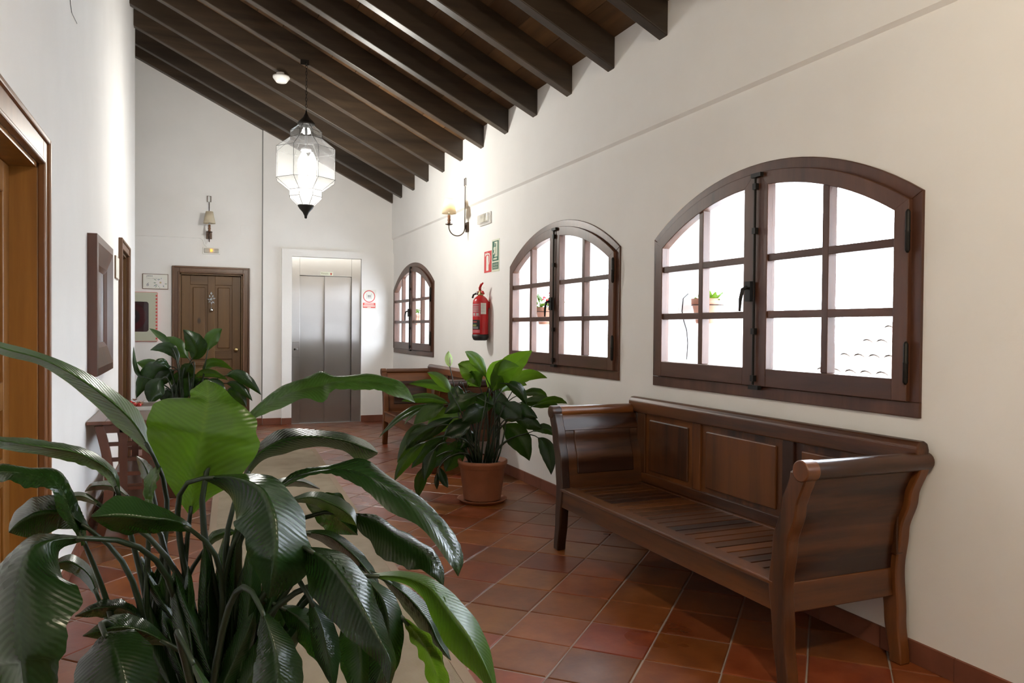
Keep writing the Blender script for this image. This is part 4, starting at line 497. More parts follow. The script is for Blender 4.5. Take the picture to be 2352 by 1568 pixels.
# ---- window wall (deep reveals, segmental arches)
WIN = [(2.145, 4.018), (4.430, 6.330), (8.650, 10.540), (-.40, 1.47)]  # last opening is unseen, added to let in more daylight
SILL, SPRING, APEX = .965, 1.855, 2.14
def arch(y0, y1):
    c = (y0+y1)/2; h = (y1-y0)/2; rise = APEX - SPRING; r = (h*h + rise*rise)/(2*rise); return c, APEX - r, r
def arcz(y, c, zc, r): return zc + math.sqrt(max(0, r*r - (y-c)**2))
mb = MB(); ys = sorted(WIN); cur = YB - .3
for (a, b) in ys:
    mb.box((R, cur, -.05), (WT, a, 3.30)); cur = b
    mb.box((R, a, -.05), (WT, b, SILL))
    c, zc, r = arch(a, b); n = 28
    poly = [(a, 3.30)] + [(a + (b-a)*i/n, arcz(a + (b-a)*i/n, c, zc, r)) for i in range(n+1)] + [(b, 3.30)]
    mb.prism(poly, 0, R, WT)
mb.box((R, cur, -.05), (WT, YF + .4, 3.30))
struct(mb.build('wall_right', M['wall']), 'long white plastered wall with the arched windows', 'wall')
tr = MB().prism([(R+.01, 2.530), (R-.020, 2.556), (R-.020, 3.30), (R+.01, 3.30)], 1, YB, YF)
struct(tr.build('trim_1', M['wall']), 'proud upper band of plaster with a sloped lower edge above the windows', 'trim')

# ---- far wall in three planes
FL, FS = YF + .045, YF - .045
hole = (1.255, 2.185, 2.250)
mb = MB()
def far_strip(x0, x1, y, z0=-.05, d=.5):
    mb.prism([(x0, z0), (x1, z0), (x1, deck(x1)+.02), (x0, deck(x0)+.02)], 1, y, y + d)
far_strip(-2.7, -.125, FL); far_strip(-.125, .640, FL, 1.985); far_strip(.640, .888, FL)
far_strip(.888, hole[0], YF); far_strip(hole[0], hole[1], YF, hole[2]); far_strip(hole[1], R + .1, YF)
mb.box((1.126, FS, -.05), (hole[0], YF, 2.345)); mb.box((hole[1], FS, -.05), (R, YF, 2.345)); mb.box((hole[0], FS, hole[2]), (hole[1], YF, 2.345))
mb.box((-.2, FL + .25, -.05), (.75, FL + .3, 2.1)); mb.box((1.2, YF + .3, -.05), (2.25, YF + .35, 2.4))
struct(mb.build('wall_back', M['wall']), 'white end wall stepped out around the lift', 'wall')

# ---- left wall with two doorways, a corner to a side passage beyond it
D1 = (2.62, 3.68, 1.965); D2 = (7.645, 8.49, 1.985); LE = 9.74
mb = MB(); LT = L - .30; top = deck(L) + .02
mb.box((LT, YB - .3, -.05), (L, D1[0], top)); mb.box((LT, D1[0], D1[2]), (L, D1[1], top)); mb.box((LT, D1[1], -.05), (L, D2[0], top))
mb.box((LT, D2[0], D2[2]), (L, D2[1], top)); mb.box((LT, D2[1], -.05), (L, LE, top))
mb.box((LT-.02, D1[0]-.1, -.05), (LT, D1[1]+.1, 2.1)); mb.box((LT-.02, D2[0]-.1, -.05), (LT, D2[1]+.1, 2.1))
struct(mb.build('wall_left', M['wall']), 'tall white wall with the honey pine door', 'wall')
mb = MB(); mb.prism([(-2.7, -.05), (LT, -.05), (LT, deck(LT)+.02), (-2.7, deck(-2.7)+.02)], 1, LE - .2, LE); mb.box((-2.9, LE-.2, -.05), (-2.7, FL+.5, 5.95))
struct(mb.build('wall_passage', M['wall']), 'white wall of the side passage behind the corner', 'wall')
mb = MB(); mb.prism([(LT, -.05), (WT, -.05), (WT, 3.3), (R, deck(R)+.02), (LT, deck(LT)+.02)], 1, YB - .3, YB)
struct(mb.build('wall_front', M['wall']), 'white end wall behind the viewpoint', 'wall')

# ---- ceiling: slab, boards, beams
XL = -2.9
slab = MB().prism([(XL, deck(XL)+.035), (WT+.5, deck(WT+.5)+.035), (WT+.5, deck(WT+.5)+.22), (XL, deck(XL)+.22)], 1, YB - .35, YF + .6)
ceiling = struct(slab.build('ceiling', M['plank']), 'sloping timber ceiling of dark beams and boards', 'ceiling')
nb = 24; x = XL + .05
w = (R - x)/nb
for i in range(nb):
    a, b = x + i*w, x + (i+1)*w - .005
    MB().prism([(a, deck(a)), (b, deck(b)), (b, deck(b)+.03), (a, deck(a)+.03)], 1, YB, YF).build('ceiling_board', M['plank'], ceiling)
rng = random.Random(2)
for k in range(-9, 13):
    y = 3.27 + .62*k - .0
    y0 = min(y, YF - .05)
    xl = L if y0 < LE - .1 else XL + .2
    a, b = xl, R
    dz = rng.uniform(-.004, .004)
    MB().prism([(a, bbot(a)+dz), (b, bbot(b)+dz), (b, deck(b)+.002), (a, deck(a)+.002)], 1, y0, y0 + .09).build('beam', M['beam'], ceiling, bevel=.006)

# ---- floor: grout bed and tiles laid on the diagonal
bed = MB().box((-2.8, YB, -.06), (R, YF + .35, -.004))
floor = struct(bed.build('floor', M['grout']), 'terracotta tile floor laid on the diagonal', 'floor')
T = .300; s2 = math.sqrt(.5); AX = Vector((s2, s2)); AY = Vector((-s2, s2)); O0 = Vector((1.656, 3.001))
def tile_mesh(seed):
    g = random.Random(seed); h = T/2 - .0032; q = h - .005; vs = []; j = lambda s: g.uniform(-s, s)
    cs = [(-1, -1), (1, -1), (1, 1), (-1, 1)]
    jo = [(j(.0016), j(.0016)) for _ in range(4)]
    for (k, z) in ((h, -.02), (h, -.003), (q, .0)):
        for (cx, cy), (jx, jy) in zip(cs, jo):
            p = AX*(cx*k + jx) + AY*(cy*k + jy); vs.append((p.x, p.y, z + (j(.0007) if z == 0 else 0)))
    fs = []
    for a in (0, 4):
        for i in range(4): fs.append((a+i, a+(i+1) % 4, a+4+(i+1) % 4, a+4+i))
    fs.append((8, 9, 10, 11)); m = MB(); m.add(vs, fs); return m
TM = [tile_mesh(i) for i in range(6)]
TMD = [t.mesh('floor_tile') for t in TM]
for me in TMD: me.materials.append(M['tile'])
def in_rug(p): 
    xl = .06 + .047*(p.y - 3.6); return .3 < p.y < 8.3 and xl + .22 < p.x < xl + .93 - .22
cells = []
for i in range(-40, 40):
    for j in range(-40, 40):
        p = O0 + AX*(i*T + T/2) + AY*(j*T + T/2)
        if p.y < YB + .05 or p.y > YF + .15 or p.x > R + .14: continue
        if p.x < L - .14 and p.y < LE: continue
        if p.x < -2.7: continue
        lat = p.x*rt.x + p.y*rt.y; dep = p.x*fw.x + p.y*fw.y
        vis = dep > 2.0 and abs(lat/dep) < .70 and not in_rug(p) and not (p.y > LE and p.x < L)
        cells.append((0 if vis else 1, dep, p, i, j))
cells.sort(key=lambda c: (c[0], c[1]))
rest = MB(); rng = random.Random(11)
for n_, (nv, dep, p, i, j) in enumerate(cells):
    k = rng.randrange(6)
    if n_ < 300 and nv == 0:
        o = bpy.data.objects.new('floor_tile', TMD[k]); col.objects.link(o); o.location = (p.x, p.y, rng.uniform(-.0006, .0004)); o.parent = floor
    else:
        rest.add([(v[0]+p.x, v[1]+p.y, v[2]) for v in TM[k].v], TM[k].f)
ro = rest.build('floor_tiling', M['tile'], floor); ro['kind'] = 'stuff'

# ---- skirting tiles
def skirting(name, label, runs):
    base = None
    bb = MB()
    for (ax, c0, c1, at_, dirn) in runs:
        if ax == 'y': bb.box((min(at_, at_+dirn*.006), c0, 0), (max(at_, at_+dirn*.006), c1, .084))
        else: bb.box((c0, min(at_, at_+dirn*.006), 0), (c1, max(at_, at_+dirn*.006), .084))
    base = struct(bb.build(name, M['grout']), label, 'baseboard')
    for (ax, c0, c1, at_, dirn) in runs:
        n = max(1, round((c1-c0)/.33)); st = (c1-c0)/n
        for i in range(n):
            a, b = c0 + i*st + .0015, c0 + (i+1)*st - .0015
            m = MB()
            if ax == 'y': m.box((min(at_, at_+dirn*.013), a, .001), (max(at_, at_+dirn*.013), b, .088))
            else: m.box((a, min(at_, at_+dirn*.013), .001), (b, max(at_, at_+dirn*.013), .088))
            m.build('skirting_tile', M['skirting'], base)
skirting('baseboard_right', 'terracotta skirting tiles under the arched windows', [('y', YB, FS, R, -1)])
skirting('baseboard_back', 'terracotta skirting tiles beside the lift', [('x', .73, .888, FL, -1), ('x', .888, 1.126, YF, -1), ('x', 1.126, hole[0], FS, -1), ('x', hole[1], R, FS, -1), ('x', -2.6, -.21, FL, -1)])
skirting('baseboard_left', 'terracotta skirting tiles along the tall left wall', [('y', YB, 2.49, L, 1), ('y', 3.81, 7.555, L, 1), ('y', 8.585, LE, L, 1)])

# ---- arched windows
def make_window(name, label, y0, y1):
    w_ = thing(name, label, 'window', (R, (y0+y1)/2, SILL), kind='structure')
    c, zc, r = arch(y0, y1); n = 26
    def A(y, off): return zc + math.sqrt(max(0, (r-off)**2 - (y-c)**2))
    # fixed frame
    fx0, fx1, fw_ = R - .012, R + .06, .058
    f = MB()
    N = [y0 + (y1-y0)*i/n for i in range(n+1)]
    I = [y0 + fw_ + (y1-y0-2*fw_)*i/n for i in range(n+1)]
    f.prism([(y, A(y, 0) if y0 < y < y1 else SPRING) for y in N] + [(y, A(y, fw_)) for y in reversed(I)], 0, fx0, fx1)
    for (a, b) in ((y0, y0+fw_), (y1-fw_, y1)):
        za = SPRING if a == y0 else A(a, fw_); zz_ = SPRING if b == y1 else A(b, fw_)
        f.prism([(a, SILL + .06), (b, SILL + .06), (b, zz_), (a, za)], 0, fx0, fx1)
    f.box((fx0, y0, SILL), (fx1, y1, SILL + .06))
    f.build('frame', M['window_wood'], w_, bevel=.003)
    sx0, sx1 = R - .032, R + .020
    zb = SILL + .062; off_o, off_i = .050, .118; ZP = 1.115
    for side in (0, 1):
        if side == 0: a, b = c + .004, y1 - fw_ + .012            # far leaf
        else: a, b = y0 + fw_ - .012, c - .004                      # near leaf
        ia, ib = (a + .082, b - .070) if side == 0 else (a + .070, b - .082)
        s = MB()
        S = [a + (b-a)*i/n for i in range(n+1)]; J = [ia + (ib-ia)*i/n for i in range(n+1)]
        s.prism([(y, A(y, off_o)) for y in S] + [(b, A(ib, off_i)) if False else (ib, A(ib, off_i))] + [(y, A(y, off_i)) for y in reversed(J[:-1])], 0, sx0, sx1)
        for (p_, q_) in ((a, ia), (ib, b)):
            ks = [p_ + (q_-p_)*i/4 for i in range(5)]
            s.prism([(p_, zb), (q_, zb)] + [(y, A(y, off_o) - .0005) for y in reversed(ks)], 0, sx0 + .0005, sx1 - .0005)
        sash = s.build('sash', M['window_wood'], w_, bevel=.003)
        MB().box((sx0 + .001, ia, zb), (sx1 - .001, ib, ZP)).build('bottom_rail', M['window_rail'], sash, bevel=.003)
        mid = (ia + ib)/2; mw = .019
        MB().prism([(mid-mw, ZP), (mid+mw, ZP), (mid+mw, A(mid+mw, off_i)+.004), (mid-mw, A(mid-mw, off_i)+.004)], 0, sx0 + .008, sx1 + .006).build('glazing_bar', M['window_wood'], sash, bevel=.003)
        zs = (1.383, 1.662)
        for z in zs:
            MB().box((sx0 + .009, ia, z - .018), (sx1 + .005, ib, z + .018)).build('glazing_bar', M['window_rail'], sash, bevel=.003)
        # panes
        zr = [ZP, zs[0], zs[1], None]
        for (p_, q_) in ((ia, mid), (mid, ib)):
            for i in range(3):
                if i < 2: poly = [(p_, zr[i]), (q_, zr[i]), (q_, zr[i+1]), (p_, zr[i+1])]
                else:
                    ks = [p_ + (q_-p_)*k/8 for k in range(9)]
                    poly = [(p_, zr[2]), (q_, zr[2])] + [(y, A(y, off_i) + .003) for y in reversed(ks)]
                MB().prism(poly, 0, R - .002, R + .001).build('pane', M['glass'], sash)
    # espagnolette rod, handle, catches, hinges
    b = MB(); b.tube([(sx0 - .012, c - .010, SILL + .07), (sx0 - .012, c - .010, APEX - .06)], .006, 6)
    rod = b.build('bolt_rod', M['black_iron'], w_)
    for z in (SILL + .10, 1.30, 1.80, APEX - .12):
        MB().box((sx0 - .020, c - .022, z - .015), (sx0 - .0, c + .002, z + .015)).build('rod_guide', M['black_iron'], rod)
    MB().box((sx0 - .020, c - .055, APEX - .075), (sx0 + .004, c + .015, APEX - .055)).build('catch', M['black_iron'], w_)
    MB().box((sx0 - .020, c - .055, SILL + .045), (sx0 + .004, c + .015, SILL + .065)).build('catch', M['black_iron'], w_)
    h = MB(); h.box((sx0 - .026, c + .003, 1.45), (sx0, c + .042, 1.55))
    h.tube([(sx0 - .03, c + .022, 1.52), (sx0 - .055, c + .022, 1.51), (sx0 - .062, c + .030, 1.46), (sx0 - .058, c + .040, 1.40)], [.010, .010, .009, .006], 8)
    h.build('handle', M['black_iron'], w_)
    for y in (y0 + fw_ - .012, y1 - fw_ + .012):
        for z in (1.18, 1.70):
            MB().lathe([(.004, -.085), (.010, -.075), (.010, -.005), (.012, 0), (.010, .005), (.010, .075), (.004, .085)], (sx0 - .004 if y < (y0+y1)/2 else sx0 + .012, y, z), 10).build('hinge', M['black_iron'], w_, True)
    return w_
make_window('window_1', 'large brown arched casement window above the nearer carved bench', *WIN[0])
make_window('window_2', 'brown arched casement window between the fire extinguisher and the nearer bench window', *WIN[1])
make_window('window_3', 'brown arched casement window nearest the lift corner', *WIN[2])
make_window('added_window_4', 'added brown arched casement window behind the viewpoint for more daylight', *WIN[3])  # unseen window, added to brighten the left wall

# ---- doors
def panel_door(name, label, plane, u0, u1, ztop, depth, side, mats, rows, knob_u, cas=.10, style=None):
    # plane: ('x', X, sign) wall facing +sign along x ; or ('y', Y, sign)
    ax, at_, sg = plane
    loc = (at_, (u0+u1)/2, 0) if ax == 'x' else ((u0+u1)/2, at_, 0)
    d = thing(name, label, 'door', loc, kind='structure')
    def bx(u_a, u_b, z_a, z_b, n_a, n_b):
        n0, n1 = sorted((at_ + sg*n_a, at_ + sg*n_b))
        return MB().box((n0, u_a, z_a), (n1, u_b, z_b)) if ax == 'x' else MB().box((u_a, n0, z_a), (u_b, n1, z_b))
    mv, mh, mc = mats
    # casing: flat board, raised outer and inner moulding
    for (a, b, z0, z1) in ((u0-cas, u0, 0, ztop+cas), (u1, u1+cas, 0, ztop+cas), (u0, u1, ztop, ztop+cas)):
        c_ = bx(a, b, z0, z1, 0, .022).build('casing', mc, d, bevel=.004)
        if z0 == 0:
            e = (a-.0015, a+.022) if a < u0 else (b-.022, b+.0015)
            bx(e[0], e[1], .0005, ztop+cas+.001, .0, .034).build('moulding', mc, c_, bevel=.006)
            e = (b-.018, b+.0015) if a < u0 else (a-.0015, a+.018)
            bx(e[0], e[1], .0005, ztop+.0165, .0, .030).build('moulding', mc, c_, bevel=.006)
        else:
            bx(a-cas+.023, b+cas-.023, z1-.022, z1+.0015, 0, .0335).build('moulding', mc, c_, bevel=.006)
            bx(a+.001, b-.001, z0-.0015, z0+.018, 0, .0305).build('moulding', mc, c_, bevel=.006)
    # lining
    t = .02
    for (a, b, z0, z1) in ((u0, u0+t, 0, ztop), (u1-t, u1, 0, ztop), (u0, u1, ztop-t, ztop)):
        bx(a, b, z0, z1, -depth-.05, .0).build('lining', mv, d)
    # leaf: stiles, rails, panels
    a, b = u0+t+.003, u1-t-.003; sw = .105
    leaf = bx(a, b, .008, ztop-t-.004, -depth-.042, -depth-.016).build('door_leaf', mv, d)
    mid = (a+b)/2
    for (p, q) in ((a, a+sw), (mid-.045, mid+.045), (b-sw, b)):
        bx(p, q, .008, ztop-t-.004, -depth-.03, -depth).build('stile', mv, leaf, bevel=.004)
    zs = [.008] + rows + [ztop-t-.004]
    rails = [(.008, .20)] + [(z-.055, z+.055) for z in rows] + [(ztop-t-.004-.12, ztop-t-.004)]
    for (z0, z1) in rails:
        for (p, q) in ((a+sw, mid-.045), (mid+.045, b-sw)):
            bx(p, q, z0, z1, -depth-.03, -depth-.0005).build('rail', mh, leaf, bevel=.004)
    for i in range(len(rails)-1):
        z0, z1 = rails[i][1], rails[i+1][0]
        for (p, q) in ((a+sw, mid-.045), (mid+.045, b-sw)):
            bx(p+.03, q-.03, z0+.03, z1-.03, -depth-.03, -depth-.004).build('panel', mv, leaf, bevel=.010)
    # knob
    kz = 1.0
    n_ = at_ - sg*depth
    kn = MB()
    prof = [(.026, 0), (.026, .006), (.010, .010), (.010, .03), (.024, .04), (.026, .055), (.014, .066)]
    prof = [(r_, sg*z_) for r_, z_ in prof]
    if ax == 'x': kn.lathe(prof, (n_, knob_u, kz), 14, 'x')
    else: kn.lathe(prof, (knob_u, n_, kz), 14, 'y')
    kn.build('knob', M['brass'], leaf, True)
    return d
panel_door('door_1', 'honey pine panelled door set deep in the tall left wall', ('x', L, 1), D1[0], D1[1], D1[2], .095, 1, (M['pine'], M['pine_h'], M['casing_honey']), [.72, 1.02], D1[0]+.09, .12)
panel_door('door_2', 'brown panelled door seen edge-on beside the wooden framed mirror', ('x', L, 1), D2[0], D2[1], D2[2], .07, 1, (M['door_wood'], M['pine_h'], M['casing']), [.72, 1.02], D2[0]+.08, .09)
panel_door('door_3', 'brown panelled pine door with a silver ornament', ('y', FL, -1), -.125, .640, 1.985, .055, 1, (M['door_wood'], M['door_wood_h'], M['casing']), [.70, .93], .56, .085)

# ---- outside: courtyard, neighbouring roof
struct(MB().box((WT, -25, -3.6), (40, 40, -3.5)).build('ground', M['reveal']), 'pale courtyard ground outside the windows', 'ground')
nbld = thing('neighbouring_building', 'low building with a curved tile roof seen through the nearest window', 'building', (9.2, 4.0, -3.5))
MB().box((7.0, 1.2, -3.5), (11.4, 6.85, .70)).build('wall', M['reveal'], nbld)
def rz(x): return .36 + .47*(x - 6.0)
roof = MB().prism([(6.6, rz(6.6)-.12), (11.6, rz(11.6)-.12), (11.6, rz(11.6)-.02), (6.6, rz(6.6)-.02)], 1, 1.0, 7.05).build('roof', M['roof_tile'], nbld)
tm = MB(); n = 6; rows_ = []
for (xx, rr) in ((-.22, .085), (.22, .105)):
    rows_.append([(xx, rr*math.cos(PI*k/n), rr*math.sin(PI*k/n)*.8 + (.0 if xx > 0 else .035)) for k in range(n+1)])
tm.grid(rows_); tmesh = tm.mesh('roof_tile'); tmesh.materials.append(M['roof_tile'])
for p_ in tmesh.polygons: p_.use_smooth = True
ang = math.atan(.47)
for i in range(12):
    for j in range(24):
        xx = 6.75 + i*.36; yy = 6.95 - j*.215
        o = bpy.data.objects.new('roof_tile', tmesh); col.objects.link(o); o.location = (xx, yy, rz(xx) + .0); o.rotation_euler = (0, -ang, 0); o.parent = roof
        o.matrix_parent_inverse = Matrix()
        o.scale = (-1, 1, 1) if False else (1, 1, 1)

# ================================================================== FURNITURE
# ---- bench: flared ends, panelled back, slatted seat
def interp(pts, t):
    for (a, b) in zip(pts, pts[1:]):
        if t <= b[0]:
            k = (t - a[0])/(b[0]-a[0]); k = k*k*(3-2*k); return a[1] + (b[1]-a[1])*k
    return pts[-1][1]
PF = [(0, 2.182), (.18, 2.206), (.37, 2.222), (.52, 2.205), (.66, 2.165), (.80, 2.118)]   # centre line of an end post
YM = 3.125
def make_bench():
    t = thing('settle_bench', 'dark wooden settle bench with flared arms under the large arched window', 'bench', (2.3, YM, 0), 'carved settle benches along the window wall')
    for side in (1, -1):
        def fy(z): y = interp(PF, z); return y if side == 1 else 2*YM - y
        zz = [.80*i/40 for i in range(41)]
        for (x0, x1, nm) in ((1.995, 2.050, 'front_post'), (2.560, 2.612, 'back_post')):
            hw = .034
            poly = [(fy(z) - hw*(.82 + .35*min(1, z/.37)), z) for z in zz] + [(fy(z) + hw*(.82 + .35*min(1, z/.37)), z) for z in reversed(zz)]
            MB().prism(poly, 0, x0, x1).build(nm, M['bench_v'], t, 'angle', bevel=.006)
        # rolled arm rail
        ya = fy(.80) - side*.014
        rp = [(ya + .036*math.cos(a), .806 + .036*math.sin(a)) for a in [2*PI*k/20 for k in range(20)]]
        MB().prism(rp, 0, 2.045, 2.622).build('arm_rail', M['bench_x'], t, 'angle', bevel=.004)
        MB().prism([(ya + .039*math.cos(a), .806 + .039*math.sin(a)) for a in [2*PI*k/24 for k in range(24)]], 0, 1.992, 2.052).build('scroll_end', M['bench_v'], t, 'angle', bevel=.004)
        # curved end panel + raised field on the inside + outside lower rail
        za, zb_ = .37, .79; m_ = 22
        def sheet(x0, x1, z0, z1, off, th):
            b = MB(); zs = [z0 + (z1-z0)*i/m_ for i in range(m_+1)]
            poly = [(fy(z) + side*off - th/2, z) for z in zs] + [(fy(z) + side*off + th/2, z) for z in reversed(zs)]
            return b.prism(poly, 0, x0, x1)
        sheet(2.045, 2.565, za, zb_, 0, .026).build('end_panel', M['bench_x'], t, 'angle')
        sheet(2.115, 2.500, .45, .715, .014, .012).build('raised_field', M['bench_x'], t, 'angle', bevel=.005)
        sheet(2.048, 2.562, .70, .79, .016, .012).build('upper_rail', M['bench_x'], t, 'angle', bevel=.003)
        sheet(2.048, 2.562, .262, .37, 0, .036).build('side_rail', M['bench_x'], t, 'angle', bevel=.004)
    ya, yb = 2.235, 2*YM - 2.235
    MB().box((2.002, ya, .262), (2.040, yb, .358)).build('front_rail', M['bench'], t, bevel=.004)
    MB().box((1.994, ya, .356), (2.075, yb, .376)).build('seat_edge', M['bench'], t, bevel=.006)
    MB().box((2.530, ya, .262), (2.575, yb, .376)).build('back_rail', M['bench'], t, bevel=.004)
    n = 24; pw = (yb - ya)/n
    for i in range(n):
        MB().box((2.076, ya + i*pw + .005, .350), (2.535, ya + (i+1)*pw - .005, .372)).build('seat_slat', M['bench_x'], t, bevel=.002)
    for y in (ya + .55, YM, yb - .55):
        MB().box((2.04, y - .025, .30), (2.535, y + .025, .349)).build('seat_bearer', M['bench_x'], t)
    # back
    tp = MB(); pr = [(2.545, .795), (2.606, .795), (2.612, .850), (2.604, .876), (2.585, .888), (2.560, .884), (2.545, .862)]
    tp.prism([(x_, z_) for x_, z_ in pr], 1, 2.085, 2*YM - 2.085); tp.build('top_rail', M['bench'], t, bevel=.006)
    MB().box((2.552, ya - .01, .376), (2.590, yb + .01, .43)).build('bottom_rail', M['bench'], t, bevel=.004)
    st = [2.215, 2.735, 3.347, 3.935 + .09]; wst = .075
    edges = [2.19, 2.705, 3.325, 4.06]
    pos = [(2.150, 2.235), (2.705, 2.775), (3.315, 3.385), (2*YM-2.235, 2*YM-2.150)]
    pos = [(2.175, 2.260), (2.740, 2.812), (3.438, 3.510), (2*YM-2.260, 2*YM-2.175)]
    for (a, b) in pos: MB().box((2.5535, a, .4295), (2.5885, b, .796)).build('back_stile', M['bench_v'], t, bevel=.004)
    for (p, q) in zip(pos, pos[1:]):
        a, b = p[1], q[0]
        pn = MB().box((2.566, a, .429), (2.580, b, .796)).build('back_panel', M['bench_v'], t)
        MB().box((2.556, a + .045, .455), (2.570, b - .045, .760)).build('raised_field', M['bench_v'], pn, bevel=.006)
    return t
bench = make_bench()
b2 = copy_tree(bench); b2.location.y += 4.43
b2['label'] = 'dark wooden settle bench behind the terracotta potted plant, between two windows'

# ---- runner rug
rg = thing('runner_rug', 'long beige woven sisal runner rug on the tile floor', 'rug', (.5, 4.3, 0))
def rx(y, side): return .06 + .047*(y - 3.6) + side*.93
q = [(rx(.2, 0), .2), (rx(.2, 1), .2), (rx(8.35, 1), 8.33), (rx(8.35, 0), 8.38)]
MB().prism(q, 2, .0015, .009).build('woven_field', M['rug'], rg)
for s_, nm in ((0, -1), (1, 1)):
    e = [(rx(.2, s_) - .022, .2), (rx(.2, s_) + .022, .2), (rx(8.35, s_) + .022, 8.36), (rx(8.35, s_) - .022, 8.36)]
    MB().prism(e, 2, .001, .0105).build('binding', M['rug_edge'], rg)

# ---- console table by the left wall
def make_table():
    t = thing('console_table', 'low wooden console table with slatted curved ends against the left wall', 'table', (-.34, 5.83, 0))
    x0, x1, y0, y1, zt = L + .005, -.085, 5.235, 6.40, .72
    tp = MB().box((x0, y0, zt - .022), (x1, y1, zt)).build('table_top', M['table'], t, bevel=.004)
    MB().box((x0 + .10, y0 + .004, zt), (x0 + .104, y1 - .004, zt + .0006)).build('inlay_line', M['black_iron'], tp)
    MB().box((x1 - .104, y0 + .004, zt), (x1 - .10, y1 - .004, zt + .0006)).build('inlay_line', M['black_iron'], tp)
    xa, xb = x0 + .085, x1 - .05
    def cx(z): return .055*math.sin(PI*min(1, z/.69))      # waisted end posts
    zz = [.69*i/16 for i in range(17)]
    for (ya, yb) in ((y0 + .02, y0 + .055), (y1 - .055, y1 - .02)):
        for s_ in (1, -1):
            c0 = xa if s_ == 1 else xb
            f_ = lambda z: c0 + s_*(cx(z) - .045)
            MB().prism([(f_(z), z) for z in zz] + [(f_(z) + s_*.052, z) for z in reversed(zz)], 1, ya, yb).build('end_post', M['table_v'], t, bevel=.003)
        for xm in (xa + .115, xb - .115):
            MB().box((xm - .022, ya + .004, .16), (xm + .022, yb - .004, .69)).build('upright', M['table_v'], t)
        for z in (.205, .30, .39, .48, .575):
            MB().box((xa + .03, ya + .008, z - .012), (xb - .03, yb - .008, z + .012)).build('end_slat', M['table_v'], t)
        MB().box((xa + .0, ya + .004, .645), (xb - .0, yb - .004, .697)).build('top_rail', M['table_v'], t)
        MB().box((xa + .02, ya + .004, .13), (xb - .02, yb - .004, .17)).build('bottom_rail', M['table_v'], t)
    MB().box((xa + .03, y0 + .04, .30), (xb - .03, y1 - .04, .325)).build('shelf', M['table'], t)
    MB().box((xa + .03, y0 + .04, .145), (xb - .03, y1 - .04, .168)).build('shelf', M['table'], t)
    for xm in (xa + .04, xb - .06):
        MB().box((xm, y0 + .05, .655), (xm + .02, y1 - .05, .697)).build('apron', M['table'], t)
    return t
make_table()
dish = thing('glass_dish', 'clear glass dish with flared rim on the console table', 'dish', (-.36, 5.95, .72))
b = MB(); b.prism([(-.50, 5.82), (-.22, 5.82), (-.22, 6.08), (-.50, 6.08)], 2, .7205, .727); b.build('dish_base', M['clear_plastic'], dish)
b = MB(); rim = []
for (hx, hy, z) in ((.14, .13, .725), (.19, .17, .752)):
    rim.append([(-.36-hx, 5.95-hy, z), (-.36+hx, 5.95-hy, z), (-.36+hx, 5.95+hy, z), (-.36-hx, 5.95+hy, z), (-.36-hx, 5.95-hy, z)])
b.grid(rim); b.build('dish_rim', M['clear_plastic'], dish, solid=.004)
dried = thing('dried_flower_heap', 'heap of dried red berries and brown flowers in the glass dish', 'dried flowers', (-.36, 5.95, .728))
M['dried'] = plain('dried_brown', (.22, .10, .05), .9); M['berry'] = plain('dried_red', (.5, .03, .02), .4); M['pale_dry'] = plain('dried_cream', (.55, .42, .25), .8)
rng = random.Random(8)
for i in range(26):
    a = rng.uniform(0, 2*PI); rr = .10*math.sqrt(rng.random()); z = .745 + rng.uniform(0, .055)*(1 - rr/.12)
    c_ = (-.40 + rr*math.cos(a), 5.95 + rr*math.sin(a), z); s_ = rng.uniform(.009, .017)
    if i % 3 == 0:
        MB().lathe([(.001, -s_), (s_*.7, -s_*.7), (s_, 0), (s_*.7, s_*.7), (.001, s_)], c_, 8).build('berry', M['berry'], dried, True)
    else:
        f_ = MB()
        for k in range(6):
            aa = k*PI/3 + rng.random(); dv = Vector((math.cos(aa), math.sin(aa), rng.uniform(.2, .9))).normalized(); sd = dv.cross(Vector((0, 0, 1))).normalized()*s_*.5
            o_ = Vector(c_); f_.add([o_, o_ + dv*s_*1.2 + sd, o_ + dv*s_*2.4, o_ + dv*s_*1.2 - sd], [(0, 1, 2, 3)])
        f_.build('dried_petals', M['dried'] if i % 3 == 1 else M['pale_dry'], dried, solid=.0015)

# ---- framed mirror on the left wall
mr_ = thing('wall_mirror', 'wall mirror with a wide red-brown wooden frame above the console table', 'mirror', (L, 5.86, .985))
my0, my1, mz0, mz1 = 5.33, 6.40, .985, 1.865
def frame_piece(a0, a1, b0, b1):
    # a: outer edge ends (y,z) , b: inner edge ends ; profile deep at the outside, falling to the glass
    P = []
    for (p, q) in ((a0, b0), (a1, b1)):
        P += [(L + .001, *p), (L + .055, *p), (L + .058, p[0] + (q[0]-p[0])*.25, p[1] + (q[1]-p[1])*.25), (L + .030, p[0] + (q[0]-p[0])*.85, p[1] + (q[1]-p[1])*.85), (L + .012, *q), (L + .001, *q)]
    n = 6
    return MB().add(P, [tuple(range(n-1, -1, -1)), tuple(range(n, 2*n))] + [(i, (i+1) % n, n+(i+1) % n, n+i) for i in range(n)])
w = .20
Oc = [(my0, mz0), (my1, mz0), (my1, mz1), (my0, mz1)]; Ic = [(my0+w, mz0+w), (my1-w, mz0+w), (my1-w, mz1-w), (my0+w, mz1-w)]
for i in range(4): frame_piece(Oc[i], Oc[(i+1) % 4], Ic[i], Ic[(i+1) % 4]).build('frame_rail', M['mahogany'], mr_)
MB().box((L + .002, my0+w-.005, mz0+w-.005), (L + .010, my1-w+.005, mz1-w+.005)).build('mirror_glass', M['mirror'], mr_)

